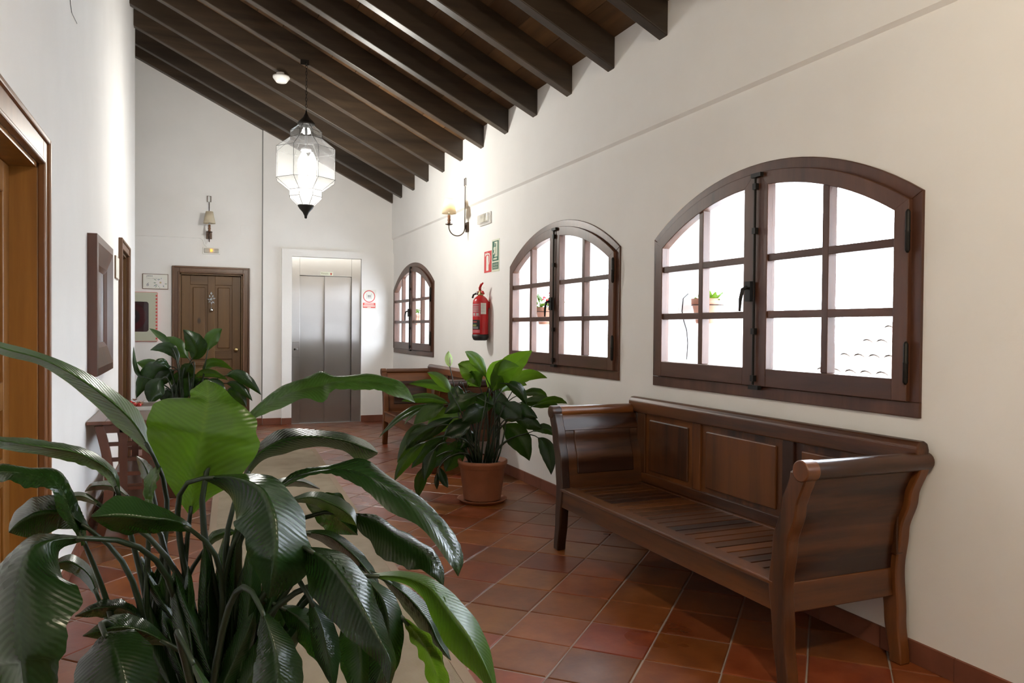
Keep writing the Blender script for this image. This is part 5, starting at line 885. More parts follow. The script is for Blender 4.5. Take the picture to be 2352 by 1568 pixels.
# ---- room plaques
def plaque(name, label, ax, at_, sg, u0, u1, z0, z1):
    loc = (at_, (u0+u1)/2, z0) if ax == 'x' else ((u0+u1)/2, at_, z0)
    t = thing(name, label, 'sign', loc)
    n0, n1 = sorted((at_, at_ + sg*.014))
    (MB().box((n0, u0, z0), (n1, u1, z1)) if ax == 'x' else MB().box((u0, n0, z0), (u1, n1, z1))).build('tile_plate', M['sign_white'], t, bevel=.002)
    n0, n1 = sorted((at_, at_ + sg*.010))
    (MB().box((n0, u0-.006, z0-.006), (n1, u1+.006, z1+.006)) if ax == 'x' else MB().box((u0-.006, n0, z0-.006), (u1+.006, n1, z1+.006))).build('backing_edge', M['casing'], t)
    return t
pq = plaque('room_plaque', 'white room plaque with painted flower and number 6 beside the pine door', 'y', FL, -1, -.545, -.262, 1.772, 1.952)
pf = FL - .0148
text_on('JARA', .030, (-.505, pf, 1.930), (1, 0, 0), (0, 0, 1), M['grey_ink'], pq, 'LEFT', 1.1, .15)
text_on('Cistus ladanifer', .018, (-.505, pf, 1.900), (1, 0, 0), (0, 0, 1), M['line_print'], pq, 'LEFT', 1.15, .2)
text_on('6', .062, (-.505, pf, 1.822), (1, 0, 0), (0, 0, 1), M['grey_ink'], pq, 'LEFT', 1.0, .22)
fl = MB(); cx_, cz_ = -.345, 1.850
for k in range(6):
    a = k*PI/3
    P = [(cx_ + .034*math.cos(a)+.019*math.cos(2*PI*j/10), cz_ + .034*math.sin(a)+.019*math.sin(2*PI*j/10)) for j in range(10)]
    fl.add([(x_, pf, z_) for x_, z_ in P], [tuple(range(10))])
fl.build('painted_petals', M['white_petals'], pq)
MB().add([(cx_ + .012*math.cos(2*PI*j/10), pf - .0003, cz_ + .012*math.sin(2*PI*j/10)) for j in range(10)], [tuple(range(10))]).build('painted_centre', M['pale_dry'], pq)
rng = random.Random(3)
for k in range(13):
    a = rng.uniform(0, 2*PI); r0 = rng.uniform(.038, .062); d_ = a + rng.uniform(-.7, .7); ln = rng.uniform(.025, .045)
    p0 = Vector((cx_ + r0*math.cos(a), cz_ + r0*math.sin(a)*.9 - .005)); dv = Vector((math.cos(d_), math.sin(d_)*.6)); sv = Vector((-dv.y, dv.x))*.006
    pts_ = [p0, p0 + dv*ln*.5 + sv, p0 + dv*ln, p0 + dv*ln*.5 - sv]
    pts_ = [Vector((max(-.54, min(-.268, p_.x)), max(1.778, min(1.946, p_.y)))) for p_ in pts_]
    MB().add([(p_.x, pf - .0002, p_.y) for p_ in pts_], [(0, 1, 2, 3)]).build('painted_leaf', M['leaf_print'] if k % 3 else M['blue_print'], pq)
plaque('door_plaque', 'white room plaque at the edge of the far left-hand door', 'x', L, 1, 7.18, 7.46, 1.70, 1.88)

# ---- fire hose cabinet (partly behind the corner)
hc = thing('fire_hose_cabinet', 'cream fire hose cabinet with dark red window and red dashed edge', 'cabinet', (-.68, FL, 1.10))
hx0, hx1, hz0, hz1 = -.975, -.383, 1.112, 1.722
fy_ = FL - .03
cb = MB(); wz0, wz1, wx0, wx1 = 1.228, 1.605, -.875, -.480
for (a, b, c_, d_) in ((hx0, wx0, hz0, hz1), (wx1, hx1, hz0, hz1), (wx0, wx1, hz0, wz0), (wx0, wx1, wz1, hz1)): cb.box((a, fy_, c_), (b, FL, d_))
cb.build('door_frame', M['cabinet_cream'], hc)
for i in range(4):
    cxw = (wx0 if i in (0, 3) else wx1); czw = (wz0 if i < 2 else wz1); sx_ = 1 if i in (0, 3) else -1; sz_ = 1 if i < 2 else -1
    MB().prism([(cxw, czw)] + [(cxw + sx_*.03*(1-math.sin(a)), czw + sz_*.03*(1-math.cos(a))) for a in (0, .4, .8, 1.2, PI/2)], 1, fy_, FL - .01).build('window_corner', M['cabinet_cream'], hc)
MB().box((wx0, FL - .004, wz0), (wx1, FL - .001, wz1)).build('back_plate', plain('cabinet_inside_red', (.10, .012, .018), .5), hc)
hr = MB().lathe([(.170, 0), (.170, .006), (.155, .010), (.145, .006), (.10, .006), (.10, .0)], (-.677, FL - .012, 1.417), 32, 'y').build('hose_reel', plain('reel_red', (.16, .015, .02), .5), hc, True)
MB().lathe([(.098, 0), (.098, .004), (.06, .004), (.05, -.004)], (-.677, FL - .016, 1.417), 28, 'y').build('hose_coil', M['black_rubber'], hr, True)
MB().lathe([(.05, 0), (.05, .003), (.02, .006), (.001, .006)], (-.677, FL - .022, 1.417), 16, 'y').build('reel_hub', M['dull_silver'], hr, True)
MB().box((wx0, FL - .026, wz0), (wx1, FL - .0245, wz1)).build('pane', thin_glass('cabinet_glass', (.75, .68, .70)), hc)
for i in range(14):
    z = hz0 + .02 + i*(hz1-hz0-.03)/14
    MB().box((hx1 - .016, fy_ - .0012, z), (hx1 - .0004, fy_ - .0002, z + .022)).build('dash_mark', M['red_print'], hc)
for (a, b, c_, d_) in ((hx1, hx1 + .004, hz0, hz1), (hx0, hx1, hz0 - .004, hz0), (hx0, hx1, hz1, hz1 + .004)):
    MB().box((a, fy_, c_), (b, FL, d_)).build('edge_line', M['red_print'], hc)

# ---- lift
lf = thing('lift', 'stainless steel lift with two sliding doors in the end wall', 'lift', (1.72, YF, 0))
LY = FS + .03
MB().box((hole[0], LY, .002), (1.362, LY + .10, hole[2])).build('jamb', M['steel'], lf, bevel=.003)
MB().box((2.056, LY, .002), (hole[1], LY + .10, hole[2])).build('jamb', M['steel'], lf, bevel=.003)
MB().box((1.362, LY + .004, 2.0), (2.056, LY + .10, hole[2])).build('header', M['steel'], lf, bevel=.003)
MB().box((1.362, LY + .050, .004), (1.704, LY + .085, 1.998)).build('sliding_door', M['steel'], lf, bevel=.002)
MB().box((1.694, LY + .030, .004), (2.056, LY + .048, 1.998)).build('sliding_door', M['steel'], lf, bevel=.002)
MB().box((hole[0], LY - .01, .0005), (hole[1], LY + .10, .004)).build('sill', M['dull_silver'], lf)
cp = MB().box((1.268, LY - .006, .900), (1.358, LY, 1.105)).build('call_panel', M['steel'], lf, bevel=.003)
for x_ in (1.297, 1.328):
    MB().lathe([(.013, 0), (.013, -.006), (.009, -.008)], (x_, LY - .006, 1.005), 16, 'y').build('button', M['black_iron'] if x_ < 1.3 else M['dull_silver'], cp, True)
MB().box((1.270, LY - .007, 1.100), (1.356, LY - .0055, 1.104)).build('panel_edge', M['silver'], cp)
ps = thing('private_sign', 'small cream sign reading Privado with a red hand on the lift header', 'sign', (1.77, LY, 2.005))
MB().box((1.632, LY + .0005, 2.008), (1.803, LY + .004, 2.060)).build('plate', M['photolum'], ps)
text_on('Privado', .032, (1.692, LY - .0003, 2.034), (1, 0, 0), (0, 0, 1), plain('olive_ink', (.25, .22, .10), .6), ps, 'CENTER', 1.0)
hd = MB(); hcx, hcz = 1.775, 2.028
hd.add([(hcx + .010*math.cos(2*PI*j/12), LY - .0003, hcz + .011*math.sin(2*PI*j/12)) for j in range(12)], [tuple(range(12))])
for k, (dx, ln) in enumerate(((-.0085, .016), (-.003, .021), (.003, .020), (.0085, .015))): hd.add([(hcx+dx-.002, LY-.0003, hcz), (hcx+dx+.002, LY-.0003, hcz), (hcx+dx*1.25+.002, LY-.0003, hcz+ln), (hcx+dx*1.25-.002, LY-.0003, hcz+ln)], [(0, 1, 2, 3)])
hd.build('hand_symbol', M['orange_red_print'], ps)
# lift warning sign
ls = thing('lift_warning_sign', 'white sign with a red ring and a red text block right of the lift', 'sign', (2.29, FS, 1.568))
sx0, sx1 = 2.192, 2.392; syf = FS - .003
MB().box((sx0, syf, 1.566), (sx1, FS, 1.832)).build('plate', M['sign_white'], ls)
rg_ = MB(); cx_, cz_ = 2.292, 1.738; n = 40
rg_.add([((cx_ + r_*math.cos(2*PI*k/n)), syf - .0004, cz_ + r_*math.sin(2*PI*k/n)) for r_ in (.073, .084) for k in range(n)], [(k, (k+1) % n, n+(k+1) % n, n+k) for k in range(n)])
rg_.build('red_ring', M['red_print'], ls)
for dx in (-.031, .031): MB().box((cx_+dx-.003, syf-.0008, cz_-.036), (cx_+dx+.003, syf-.0003, cz_+.038)).build('shaft_line', M['line_print'], ls)
for (z_,) in ((cz_+.022,), (cz_-.030,)): MB().box((cx_-.022, syf-.0008, z_-.001), (cx_+.022, syf-.0003, z_+.001)).build('cabin_line', M['line_print'], ls)
for dx in (-.011, .011):
    fg = MB(); fg.add([(cx_+dx+x_, syf-.0008, cz_+z_) for x_, z_ in ((-.006, .010), (-.005, .016), (.005, .016), (.006, .010), (.005, -.006), (-.005, -.006))], [tuple(range(6))])
    fg.add([(cx_+dx-.003, syf-.0008, cz_-.006), (cx_+dx+.003, syf-.0008, cz_-.006), (cx_+dx+.003, syf-.0008, cz_-.026), (cx_+dx-.003, syf-.0008, cz_-.026)], [(0, 1, 2, 3)])
    fg.build('person_symbol', M['black_rubber'], ls)
MB().box((2.205, syf - .0005, 1.578), (2.380, syf, 1.648)).build('red_block', M['orange_red_print'], ls)
for (hw_, z_) in ((.066, 1.637), (.070, 1.623), (.082, 1.609), (.080, 1.597), (.024, 1.585)):
    MB().box((2.2925-hw_, syf - .0009, z_-.0035), (2.2925+hw_, syf - .0006, z_+.0035)).build('text_line', M['sign_white'], ls)

# ---- red and green safety signs, right wall
def wall_poly(pts, dx, name, mat, parent):   # pts in (y, z)
    return MB().add([(R - dx, y, z) for y, z in pts], [tuple(range(len(pts)))]).build(name, mat, parent)
es = thing('extinguisher_sign', 'red square sign with a white fire extinguisher symbol', 'sign', (R, 6.90, 1.84))
MB().box((R-.003, 6.808, 1.843), (R, 6.998, 2.046)).build('plate', M['red_print'], es)
yc = 6.905
def wy(u): return 6.998 - u*.190          # u: 0 far .. 1 near
def wz(v): return 1.843 + v*.203
def poly_uv(pts): return [(wy(u), wz(v)) for u, v in pts]
wall_poly(poly_uv([(.30, .08), (.62, .08), (.62, .74), (.56, .80), (.36, .80), (.30, .74)]), .0034, 'cylinder_symbol', M['sign_white'], es)
wall_poly(poly_uv([(.12, .76), (.30, .84), (.60, .84), (.60, .90), (.45, .90), (.45, .95), (.38, .95), (.38, .90), (.12, .92)]), .0034, 'valve_symbol', M['sign_white'], es)
wall_poly(poly_uv([(.60, .90), (.74, .88), (.84, .74), (.82, .56), (.68, .36), (.64, .38), (.74, .56), (.76, .72), (.70, .82), (.60, .84)]), .0034, 'hose_symbol', M['sign_white'], es)
xs = thing('emergency_exit_sign', 'green and cream exit sign reading SALIDA DE EMERGENCIA', 'sign', (R, 6.70, 1.84))
MB().box((R-.003, 6.606, 1.838), (R, 6.796, 2.140)).build('plate', M['photolum'], xs)
def wy2(u): return 6.796 - u*.190
def wz2(v): return 1.838 + v*.302
def puv(pts): return [(wy2(u), wz2(v)) for u, v in pts]
wall_poly(puv([(.08, .33), (.92, .33), (.92, .95), (.08, .95)]), .0034, 'green_field', M['green_print'], xs)
wall_poly(puv([(.36, .46), (.76, .46), (.76, .92), (.36, .92), (.36, .87), (.58, .87), (.58, .50), (.36, .50)]), .0038, 'doorway_symbol', M['photolum'], xs)
wall_poly(puv([(.44, .76), (.54, .78), (.52, .66), (.54, .58), (.52, .50), (.45, .50), (.42, .60), (.32, .54), (.18, .54), (.20, .58), (.28, .60), (.32, .68), (.22, .68), (.24, .75), (.36, .79)]), .0041, 'runner_symbol', M['photolum'], xs)
wall_poly(puv([(.42+.05*math.cos(2*PI*k/10), .83+.03*math.sin(2*PI*k/10)) for k in range(10)]), .0041, 'runner_head', M['photolum'], xs)
wall_poly(puv([(.22, .375), (.58, .375), (.58, .36), (.76, .40), (.58, .44), (.58, .42), (.22, .42)]), .0041, 'arrow_symbol', M['photolum'], xs)
wall_poly(puv([(.08, .07), (.92, .07), (.92, .285), (.08, .285)]), .0034, 'green_block', M['green_print'], xs)
text_on('SALIDA DE', .028, (R - .0040, wy2(.5), wz2(.215)), (0, -1, 0), (0, 0, 1), M['photolum'], xs, 'CENTER', .88)
text_on('EMERGENCIA', .026, (R - .0040, wy2(.5), wz2(.125)), (0, -1, 0), (0, 0, 1), M['photolum'], xs, 'CENTER', .80)

# ---- fire extinguisher
fe = thing('fire_extinguisher', 'red fire extinguisher with black base hung on the window wall', 'extinguisher', (2.553, 6.87, 1.195))
C = (2.553, 6.87)
MB().lathe([(.070, 1.225), (.0755, 1.235), (.0755, 1.545), (.072, 1.57), (.055, 1.595), (.034, 1.612), (.026, 1.618)], (*C, 0), 32).build('cylinder', M['red_paint'], fe, True)
bs = MB(); bs.lathe([(.050, 1.190), (.066, 1.196), (.0785, 1.222), (.0785, 1.248)], (*C, 0), 32); bs.build('base_cup', M['black_rubber'], fe, True)
MB().lathe([(.026, 1.615), (.026, 1.632), (.020, 1.640), (.018, 1.665)], (*C, 0), 16).build('valve_neck', M['brass'], fe, True)
lv = MB(); lv.tube([(C[0]-.02, C[1]+.045, 1.648), (C[0], C[1]+.01, 1.655), (C[0]+.01, C[1]-.03, 1.650), (C[0]+.012, C[1]-.055, 1.632)], [.010, .014, .013, .008], 8); lv.build('carry_handle', M['red_paint'], fe, True)
lv = MB(); lv.tube([(C[0], C[1]+.012, 1.655), (C[0]-.002, C[1]+.018, 1.69), (C[0]+.002, C[1]-.005, 1.72), (C[0]+.008, C[1]-.040, 1.735)], [.014, .013, .012, .007], 8); lv.build('squeeze_lever', M['red_paint'], fe, True)
MB().lathe([(.013, 0), (.016, .004), (.016, .014), (.012, .018)], (C[0]-.038, C[1]+.018, 1.640), 14, 'x').build('pressure_gauge', M['dull_silver'], fe, True)
MB().tube([(C[0]-.03, C[1]+.02, 1.64), (C[0]-.055, C[1]+.05, 1.625), (C[0]-.06, C[1]+.06, 1.595)], .009, 8).build('nozzle', M['black_rubber'], fe, True)
MB().tube([(C[0]+.012+.012*math.cos(a), C[1]-.025-.012*math.sin(a)*1.2, 1.688+.008*math.sin(a)) for a in [2*PI*k/12 for k in range(12)]], .0012, 5, True).build('pull_ring', M['silver'], fe)
MB().box((C[0]+.05, C[1]-.03, 1.50), (R-.0005, C[1]+.03, 1.56)).build('wall_bracket', M['red_paint'], fe)
def on_cyl(a0, a1, z0, z1, off, name, mat, parent):
    n = 8; r_ = .0755 + off
    rows = [[(C[0] + r_*math.cos(a0+(a1-a0)*k/n), C[1] + r_*math.sin(a0+(a1-a0)*k/n), z) for k in range(n+1)] for z in (z0, z1)]
    return MB().grid(rows).build(name, mat, parent, True)
# angles: camera sees the side facing -X-Y ; far side (+Y) is at the left in view
va = math.atan2(-C[1], -C[0])
def an(d): return va - math.radians(d)    # d>0 turns to the left in view
on_cyl(an(-2), an(-44), 1.44, 1.545, .0008, 'service_card', M['sign_white'], fe)
for z_ in (1.53, 1.52, 1.508, 1.497, 1.485, 1.47, 1.46): on_cyl(an(-5), an(-36), z_, z_+.003, .0013, 'card_line', M['line_print'], fe)
lab = on_cyl(an(78), an(2), 1.415, 1.540, .0006, 'instruction_label', plain('label_rose', (.52, .07, .09), .4), fe)
for z_ in (1.526, 1.506, 1.492, 1.478, 1.464): on_cyl(an(70), an(14), z_, z_+.006, .0012, 'label_line', M['line_print'], lab)
for a_ in (52, 22): on_cyl(an(a_+9), an(a_-9), 1.425, 1.450, .0012, 'label_symbol', M['line_print'], lab)
dk = on_cyl(an(78), an(4), 1.295, 1.385, .0006, 'type_label', M['black_rubber'], fe)
on_cyl(an(64), an(26), 1.362, 1.370, .0012, 'label_line', M['red_print'], dk)
on_cyl(an(66), an(30), 1.325, 1.342, .0012, 'label_patch', plain('olive_print', (.22, .24, .06), .5), dk)
for z_ in (1.303, 1.314): on_cyl(an(66), an(16), z_, z_+.004, .0012, 'label_line', M['line_print'], dk)
on_cyl(an(74), an(4), 1.262, 1.290, .0006, 'lower_label', plain('label_rose_pale', (.55, .12, .14), .4), fe)

# ---- emergency lights
def emergency_light(label, ax, at_, sg, u0, u1, z0, z1, led):
    loc = (at_, (u0+u1)/2, z0) if ax == 'x' else ((u0+u1)/2, at_, z0)
    t = thing('emergency_light', label, 'emergency light', loc, 'wall emergency lights')
    def bx(a, b, c_, d_, n_a, n_b):
        n0, n1 = sorted((at_ + sg*n_a, at_ + sg*n_b))
        return MB().box((n0, a, c_), (n1, b, d_)) if ax == 'x' else MB().box((a, n0, c_), (b, n1, d_))
    bx(u0, u1, z0, z1, 0, .016).build('housing', M['white_plastic'], t, bevel=.006)
    bx(u0+.014, u1-.014, z0+.014, z1-.014, .016, .046).build('diffuser', M['clear_plastic'], t, bevel=.006)
    um = (u0+u1)/2
    bx(u0+.03, u1-.03, z0+.03, z1-.04, .017, .022).build('reflector', M['cream_plastic'], t)
    bx(um-.014, um+.012, z0+.03, z1-.02, .022, .032).build('pilot_lamp', led, t)
    return t
emergency_light('white emergency light on the window wall above the safety signs', 'x', R, -1, 6.815, 7.105, 2.305, 2.420, M['cream_plastic'])
emergency_light('cream emergency light with glowing orange pilot lamp above the pine door', 'y', FL, -1, .148, .360, 2.236, 2.322, emit('orange_pilot', (1, .42, .04), .9))

# ---- sconces
def make_sconce(label, lit):
    # built for the window wall at y = 7.49, arm towards -X
    Y = 7.49; t = thing('wall_sconce', label, 'wall lamp', (R, Y, 2.30), 'iron wall sconces with parchment shades')
    bp_ = MB().box((R - .018, Y - .035, 2.295), (R - .0, Y + .035, 2.395)).build('back_plate', M['bronze'], t, bevel=.004)
    MB().box((R - .030, Y - .016, 2.325), (R - .016, Y + .016, 2.365)).build('boss', M['bronze'], bp_, bevel=.003)
    XR = R - .034
    MB().tube([(XR, Y, 2.33), (XR, Y, 2.765)], .005, 8).build('rod', M['bronze'], t, True)
    MB().tube([(XR, Y - .021, 2.77), (XR, Y + .021, 2.77), (XR, Y + .021, 2.845), (XR, Y - .021, 2.845)], .005, 6, True).build('square_loop', M['bronze'], t)
    XS = R - .205; rad = (XR - XS)/2; xm = (XR + XS)/2
    pts = [(XR, Y, 2.34)] + [(xm + rad*math.cos(a), Y, 2.335 - .085*math.sin(a)) for a in [PI*k/16 for k in range(17)]] + [(XS, Y, 2.358)]
    MB().tube(pts, .0055, 8).build('curved_arm', M['bronze'], t, True)
    MB().lathe([(.008, 2.352), (.036, 2.360), (.038, 2.366), (.010, 2.366)], (XS, Y, 0), 20).build('drip_pan', M['bronze'], t, True)
    MB().lathe([(.010, 2.366), (.017, 2.380), (.012, 2.392), (.019, 2.405), (.014, 2.415), (.0145, 2.452), (.010, 2.456)], (XS, Y, 0), 16).build('candle_tube', M['wax_wood'], t, True)
    MB().lathe([(.010, 2.455), (.010, 2.485)], (XS, Y, 0), 10).build('lamp_holder', M['dull_silver'], t, True)
    MB().lathe([(.004, 2.485), (.014, 2.50), (.020, 2.525), (.014, 2.55), (.003, 2.562)], (XS, Y, 0), 14).build('bulb', M['small_bulb'] if lit else M['white_plastic'], t, True)
    sh = MB(); sh.lathe([(.074, 2.472), (.043, 2.622)], (XS, Y, 0), 28, cap=False); sh.build('lamp_shade', M['shade_lit'], t, True, solid=.0015)
    if lit:
        la = bpy.data.lights.new('sconce_bulb', 'POINT'); la.energy = lit; la.color = (1, .80, .56); la.shadow_soft_size = .03
        lo = bpy.data.objects.new('bulb_light', la); col.objects.link(lo); lo.location = (XS, Y, 2.60); lo.parent = t
        lo.matrix_parent_inverse = Matrix.Translation((R, Y, 2.30)).inverted()
    return t
SCONCE_W = .8
make_sconce('lit brown iron wall sconce with cream shade on the window wall', SCONCE_W)
s2_ = make_sconce('unlit brown iron wall sconce with beige shade above the pine door', 0)
assumed_sconce = make_sconce('assumed lit iron wall sconce on the window wall, out of view', 16.0)  # unseen sconce, assumed and added to warm the right wall
assumed_sconce.location = (R, .95, 2.42)
s2_.location = (.225, FL, 2.30 + .135); s2_.rotation_euler = (0, 0, PI/2)

# ---- lantern
def make_lantern(Y, label, watts, tint):
    X = 1.02; k = .0042; z0 = 2.857      # z of pixel row 380
    t = thing('glass_lantern', label, 'pendant lamp', (X, Y, 2.345), 'faceted glass lanterns')
    Z = lambda py: z0 + (380 - py)*k
    def ring(r, py):
        out = []
        for q_ in range(8):
            a = math.radians(-97.7 + 22.5 + 45*q_)
            out.append(Vector((X + r*k*math.cos(a), Y + r*k*math.sin(a), Z(py))))
        return out
    prof = [(17, 291), (38, 308), (38, 323), (69, 348), (69, 417), (38, 440), (38, 455), (18, 474)]
    rings = [ring(r, py) for r, py in prof]
    for i in range(len(rings)-1):
        for j in range(8):
            a, b, c_, d_ = rings[i][j], rings[i][(j+1) % 8], rings[i+1][(j+1) % 8], rings[i+1][j]
            MB().add([a, b, c_, d_], [(0, 1, 2, 3)]).build('pane', M['lantern_glass'], t)
    cm = MB()
    for i, rg0 in enumerate(rings):
        cm.tube(rg0, .0022, 5, True)
        if i < len(rings)-1:
            for j in range(8): cm.tube([rg0[j], rings[i+1][j]], .0022, 5)
    cm.build('lead_cames', M['black_iron'], t)
    MB().lathe([(.080, Z(292)), (.083, Z(288)), (.066, Z(282)), (.030, Z(274)), (.010, Z(264)), (.006, Z(258))], (X, Y, 0), 20).build('top_cap', M['black_iron'], t, True)
    MB().lathe([(.004, Z(503)), (.012, Z(502)), (.014, Z(497)), (.030, Z(489)), (.060, Z(481)), (.076, Z(475)), (.076, Z(472))], (X, Y, 0), 20).build('finial', M['black_iron'], t, True)
    # chain: real links
    zt = 3.80; z = Z(259); n = int((zt - z)/.030)
    for i in range(n):
        zc = z + (i + .5)*(zt - z)/n; h = (zt - z)/n*.66; s_ = i % 2
        pts = []
        for a in [2*PI*q_/12 for q_ in range(12)]:
            u_, v_ = .008*math.cos(a), h*math.sin(a)
            pts.append((X + (u_ if s_ else 0), Y + (0 if s_ else u_), zc + v_))
        MB().tube(pts, .0024, 5, True).build('chain_link', M['black_iron'], t)
    MB().tube([(X, Y, 3.79), (X, Y - .01, 3.81), (X + .005, Y + .03, 3.835), (X, Y + .052, 3.835)], .006, 6).build('hook', M['black_iron'], t)
    MB().box((X - .05, Y + .042, 3.815), (X + .03, Y + .052, 3.865)).build('hook_plate', M['black_iron'], t)
    # lamp cluster
    MB().lathe([(.012, Z(292)), (.012, Z(340)), (.05, Z(345)), (.05, Z(350)), (.015, Z(352))], (X, Y, 0), 14).build('lamp_holder', M['dull_silver'], t, True)
    for a in (0, 2.1, 4.2):
        bx_, by_ = X + .055*math.cos(a), Y + .055*math.sin(a)
        MB().lathe([(.008, Z(352)), (.020, Z(358)), (.042, Z(370)), (.046, Z(382)), (.038, Z(394)), (.014, Z(402)), (.002, Z(403))], (bx_, by_, 0), 14).build('bulb', M['bulb'], t, True)
    la = bpy.data.lights.new('lantern_light', 'POINT'); la.energy = watts; la.color = tint; la.shadow_soft_size = .08
    lo = bpy.data.objects.new('bulb_light', la); col.objects.link(lo); lo.location = (X, Y, Z(424)); lo.parent = t
    lo.matrix_parent_inverse = Matrix.Translation((X, Y, 2.345)).inverted()
    return t
make_lantern(7.56, 'large faceted clear glass lantern hanging lit before the end wall', 52.0, (1, .95, .88))
make_lantern(.12, 'assumed large faceted glass lantern hanging lit behind the viewpoint', 50.0, (1, .80, .54))  # second lantern is assumed, added out of view for warm light on the right wall

# ---- smoke detector
sd = thing('smoke_detector', 'round white smoke detector under a ceiling beam', 'smoke detector', (.865, 8.275, 3.87))
zt = bbot(.865)
MB().lathe([(.05, zt + .010), (.052, zt - .012), (.050, zt - .016)], (.865, 8.275, 0), 24).build('mount', M['white_plastic'], sd, True)
MB().lathe([(.054, zt - .014), (.086, zt - .022), (.086, zt - .040), (.060, zt - .075), (.052, zt - .085), (.001, zt - .086)], (.865, 8.275, 0), 28).build('head', M['white_plastic'], sd, True)

# ---- cables and blank plate
def cable(name, label, pts, r, mat):
    return tag(MB().tube(pts, r, 6).build(name, mat), label, 'cable')
cable('wall_conduit', 'thin white conduit running level on the end wall to the unlit sconce', [(-2.4, FL - .004, 2.418), (.12, FL - .004, 2.437), (.155, FL - .004, 2.41), (.165, FL - .004, 2.36), (.20, FL - .004, 2.33)], .004, M['wall'])
cable('wall_cable', 'grey vertical cable in the step of the end wall', [(.883, FL - .006, .09), (.883, FL - .006, 3.95)], .005, plain('grey_cable', (.22, .22, .22), .6))
cable('loose_wire', 'short thin dark wire high on the tall left wall', [(L + .003, 4.58, 3.04), (L + .003, 4.61, 2.97), (L + .003, 4.66, 2.945), (L + .003, 4.86, 2.962)], .0016, M['black_rubber'])
tag(MB().box((.615, FL - .006, 2.535), (.730, FL, 2.638)).build('blank_plate', M['wall'], bevel=.002), 'blank white cover plate on the end wall above the pine door', 'cover plate')

# ---- silver ornament on the pine door
on = thing('door_ornament', 'silver filigree ornament with a hanging bauble on the pine door', 'ornament', (.258, FL + .05, 1.50))
oy = FL + .055 - .012; ox, oz = .256, 1.655
for k, (dx, dz, a, s_) in enumerate(((0, .075, 90, .035), (-.018, .04, 110, .03), (.018, .04, 70, .03), (-.028, .0, 170, .035), (.030, .012, 10, .035), (-.022, -.03, 220, .032), (.024, -.035, 310, .034), (0, .0, 80, .04), (.004, -.045, 270, .03))):
    dv = Vector((math.cos(math.radians(a)), 0, math.sin(math.radians(a)))); sv = Vector((-dv.z, 0, dv.x))*s_*.42; o_ = Vector((ox + dx, oy, oz + dz)) - dv*s_*.5
    MB().add([o_, o_ + dv*s_*.45 + sv + Vector((0, -.006, 0)), o_ + dv*s_*1.2, o_ + dv*s_*.45 - sv + Vector((0, -.006, 0))], [(0, 1, 2, 3)]).build('silver_leaf', M['dull_silver'], on, solid=.002)
MB().tube([(ox, oy, oz - .05), (ox, oy, oz - .095)], .0012, 5).build('thread', M['dull_silver'], on)
MB().lathe([(.002, 1.562), (.006, 1.556), (.006, 1.548), (.016, 1.535), (.0235, 1.518), (.022, 1.503), (.012, 1.493), (.001, 1.491)], (ox + .002, oy - .012, 0), 20).build('bauble', M['silver'], on, True)
MB().tube([(ox, oy + .02, oz + .10), (ox, oy, oz + .09)], .002, 5).build('nail', M['dull_silver'], on)

# ================================================================== PLANTS
def catm(P, t):
    n = len(P) - 1; x_ = t*n; i = min(n-1, int(x_)); f = x_ - i
    a, b, c_, d_ = P[max(0, i-1)], P[i], P[i+1], P[min(n, i+2)]
    return (b*2 + (c_-a)*f + (a*2 - b*5 + c_*4 - d_)*f*f + (b*3 - a - c_*3 + d_)*f*f*f)*.5
def leaf_mesh(st, nu, nv, ripple, wave, rg, bulge=.10):
    Ls = [Vector(s[0:3]) for s in st]; Ms = [Vector(s[3:6]) for s in st]; Rs = [Vector(s[6:9]) for s in st]
    rows = []; ph = rg.uniform(0, 6); length = sum((b-a).length for a, b in zip(Ms, Ms[1:]))
    nr = max(6, length/.023); fq = rg.uniform(1.6, 2.6)
    for i in range(nv+1):
        v = i/nv; l, m, r = catm(Ls, v), catm(Ms, v), catm(Rs, v)
        t = catm(Ms, min(1, v+.02)) - catm(Ms, max(0, v-.02)); ac = r - l
        nrm = t.cross(ac); nrm = nrm.normalized() if nrm.length > 1e-8 else Vector((0, 0, 1))
        if nrm.z < 0: nrm = -nrm
        W = ac.length; row = []
        for j in range(-nu, nu+1):
            u = j/nu; e = l if u < 0 else r; a = abs(u)
            p = m + (e - m)*a + nrm*(bulge*W*(a - a*a)*2)
            p += nrm*(ripple*(.65 + .5*math.sin(v*9 + ph + u*2))*math.sin(2*PI*(v*nr - 4.2*a**1.3) + .9*math.sin(v*17 + ph))*min(1, a*4)*(1-.5*a)*min(1, W/.05))
            p += nrm*(wave*W*a*a*math.sin(2*PI*fq*v*2 + ph + (1.3 if u < 0 else 0)))
            edge = (1 + .025*math.sin(2*PI*v*6 + ph*2)*a)
            p = m + (p - m)*edge
            row.append(p)
        rows.append(row)
    mb_ = MB(); mb_.grid(rows); me = mb_.mesh('leaf')
    uv = me.uv_layers.new(name='UVMap'); n = 2*nu + 1
    for lp in me.loops:
        i, j = divmod(lp.vertex_index, n); uv.data[lp.index].uv = (j/(n-1), i/nv)
    for p_ in me.polygons: p_.use_smooth = True
    return me
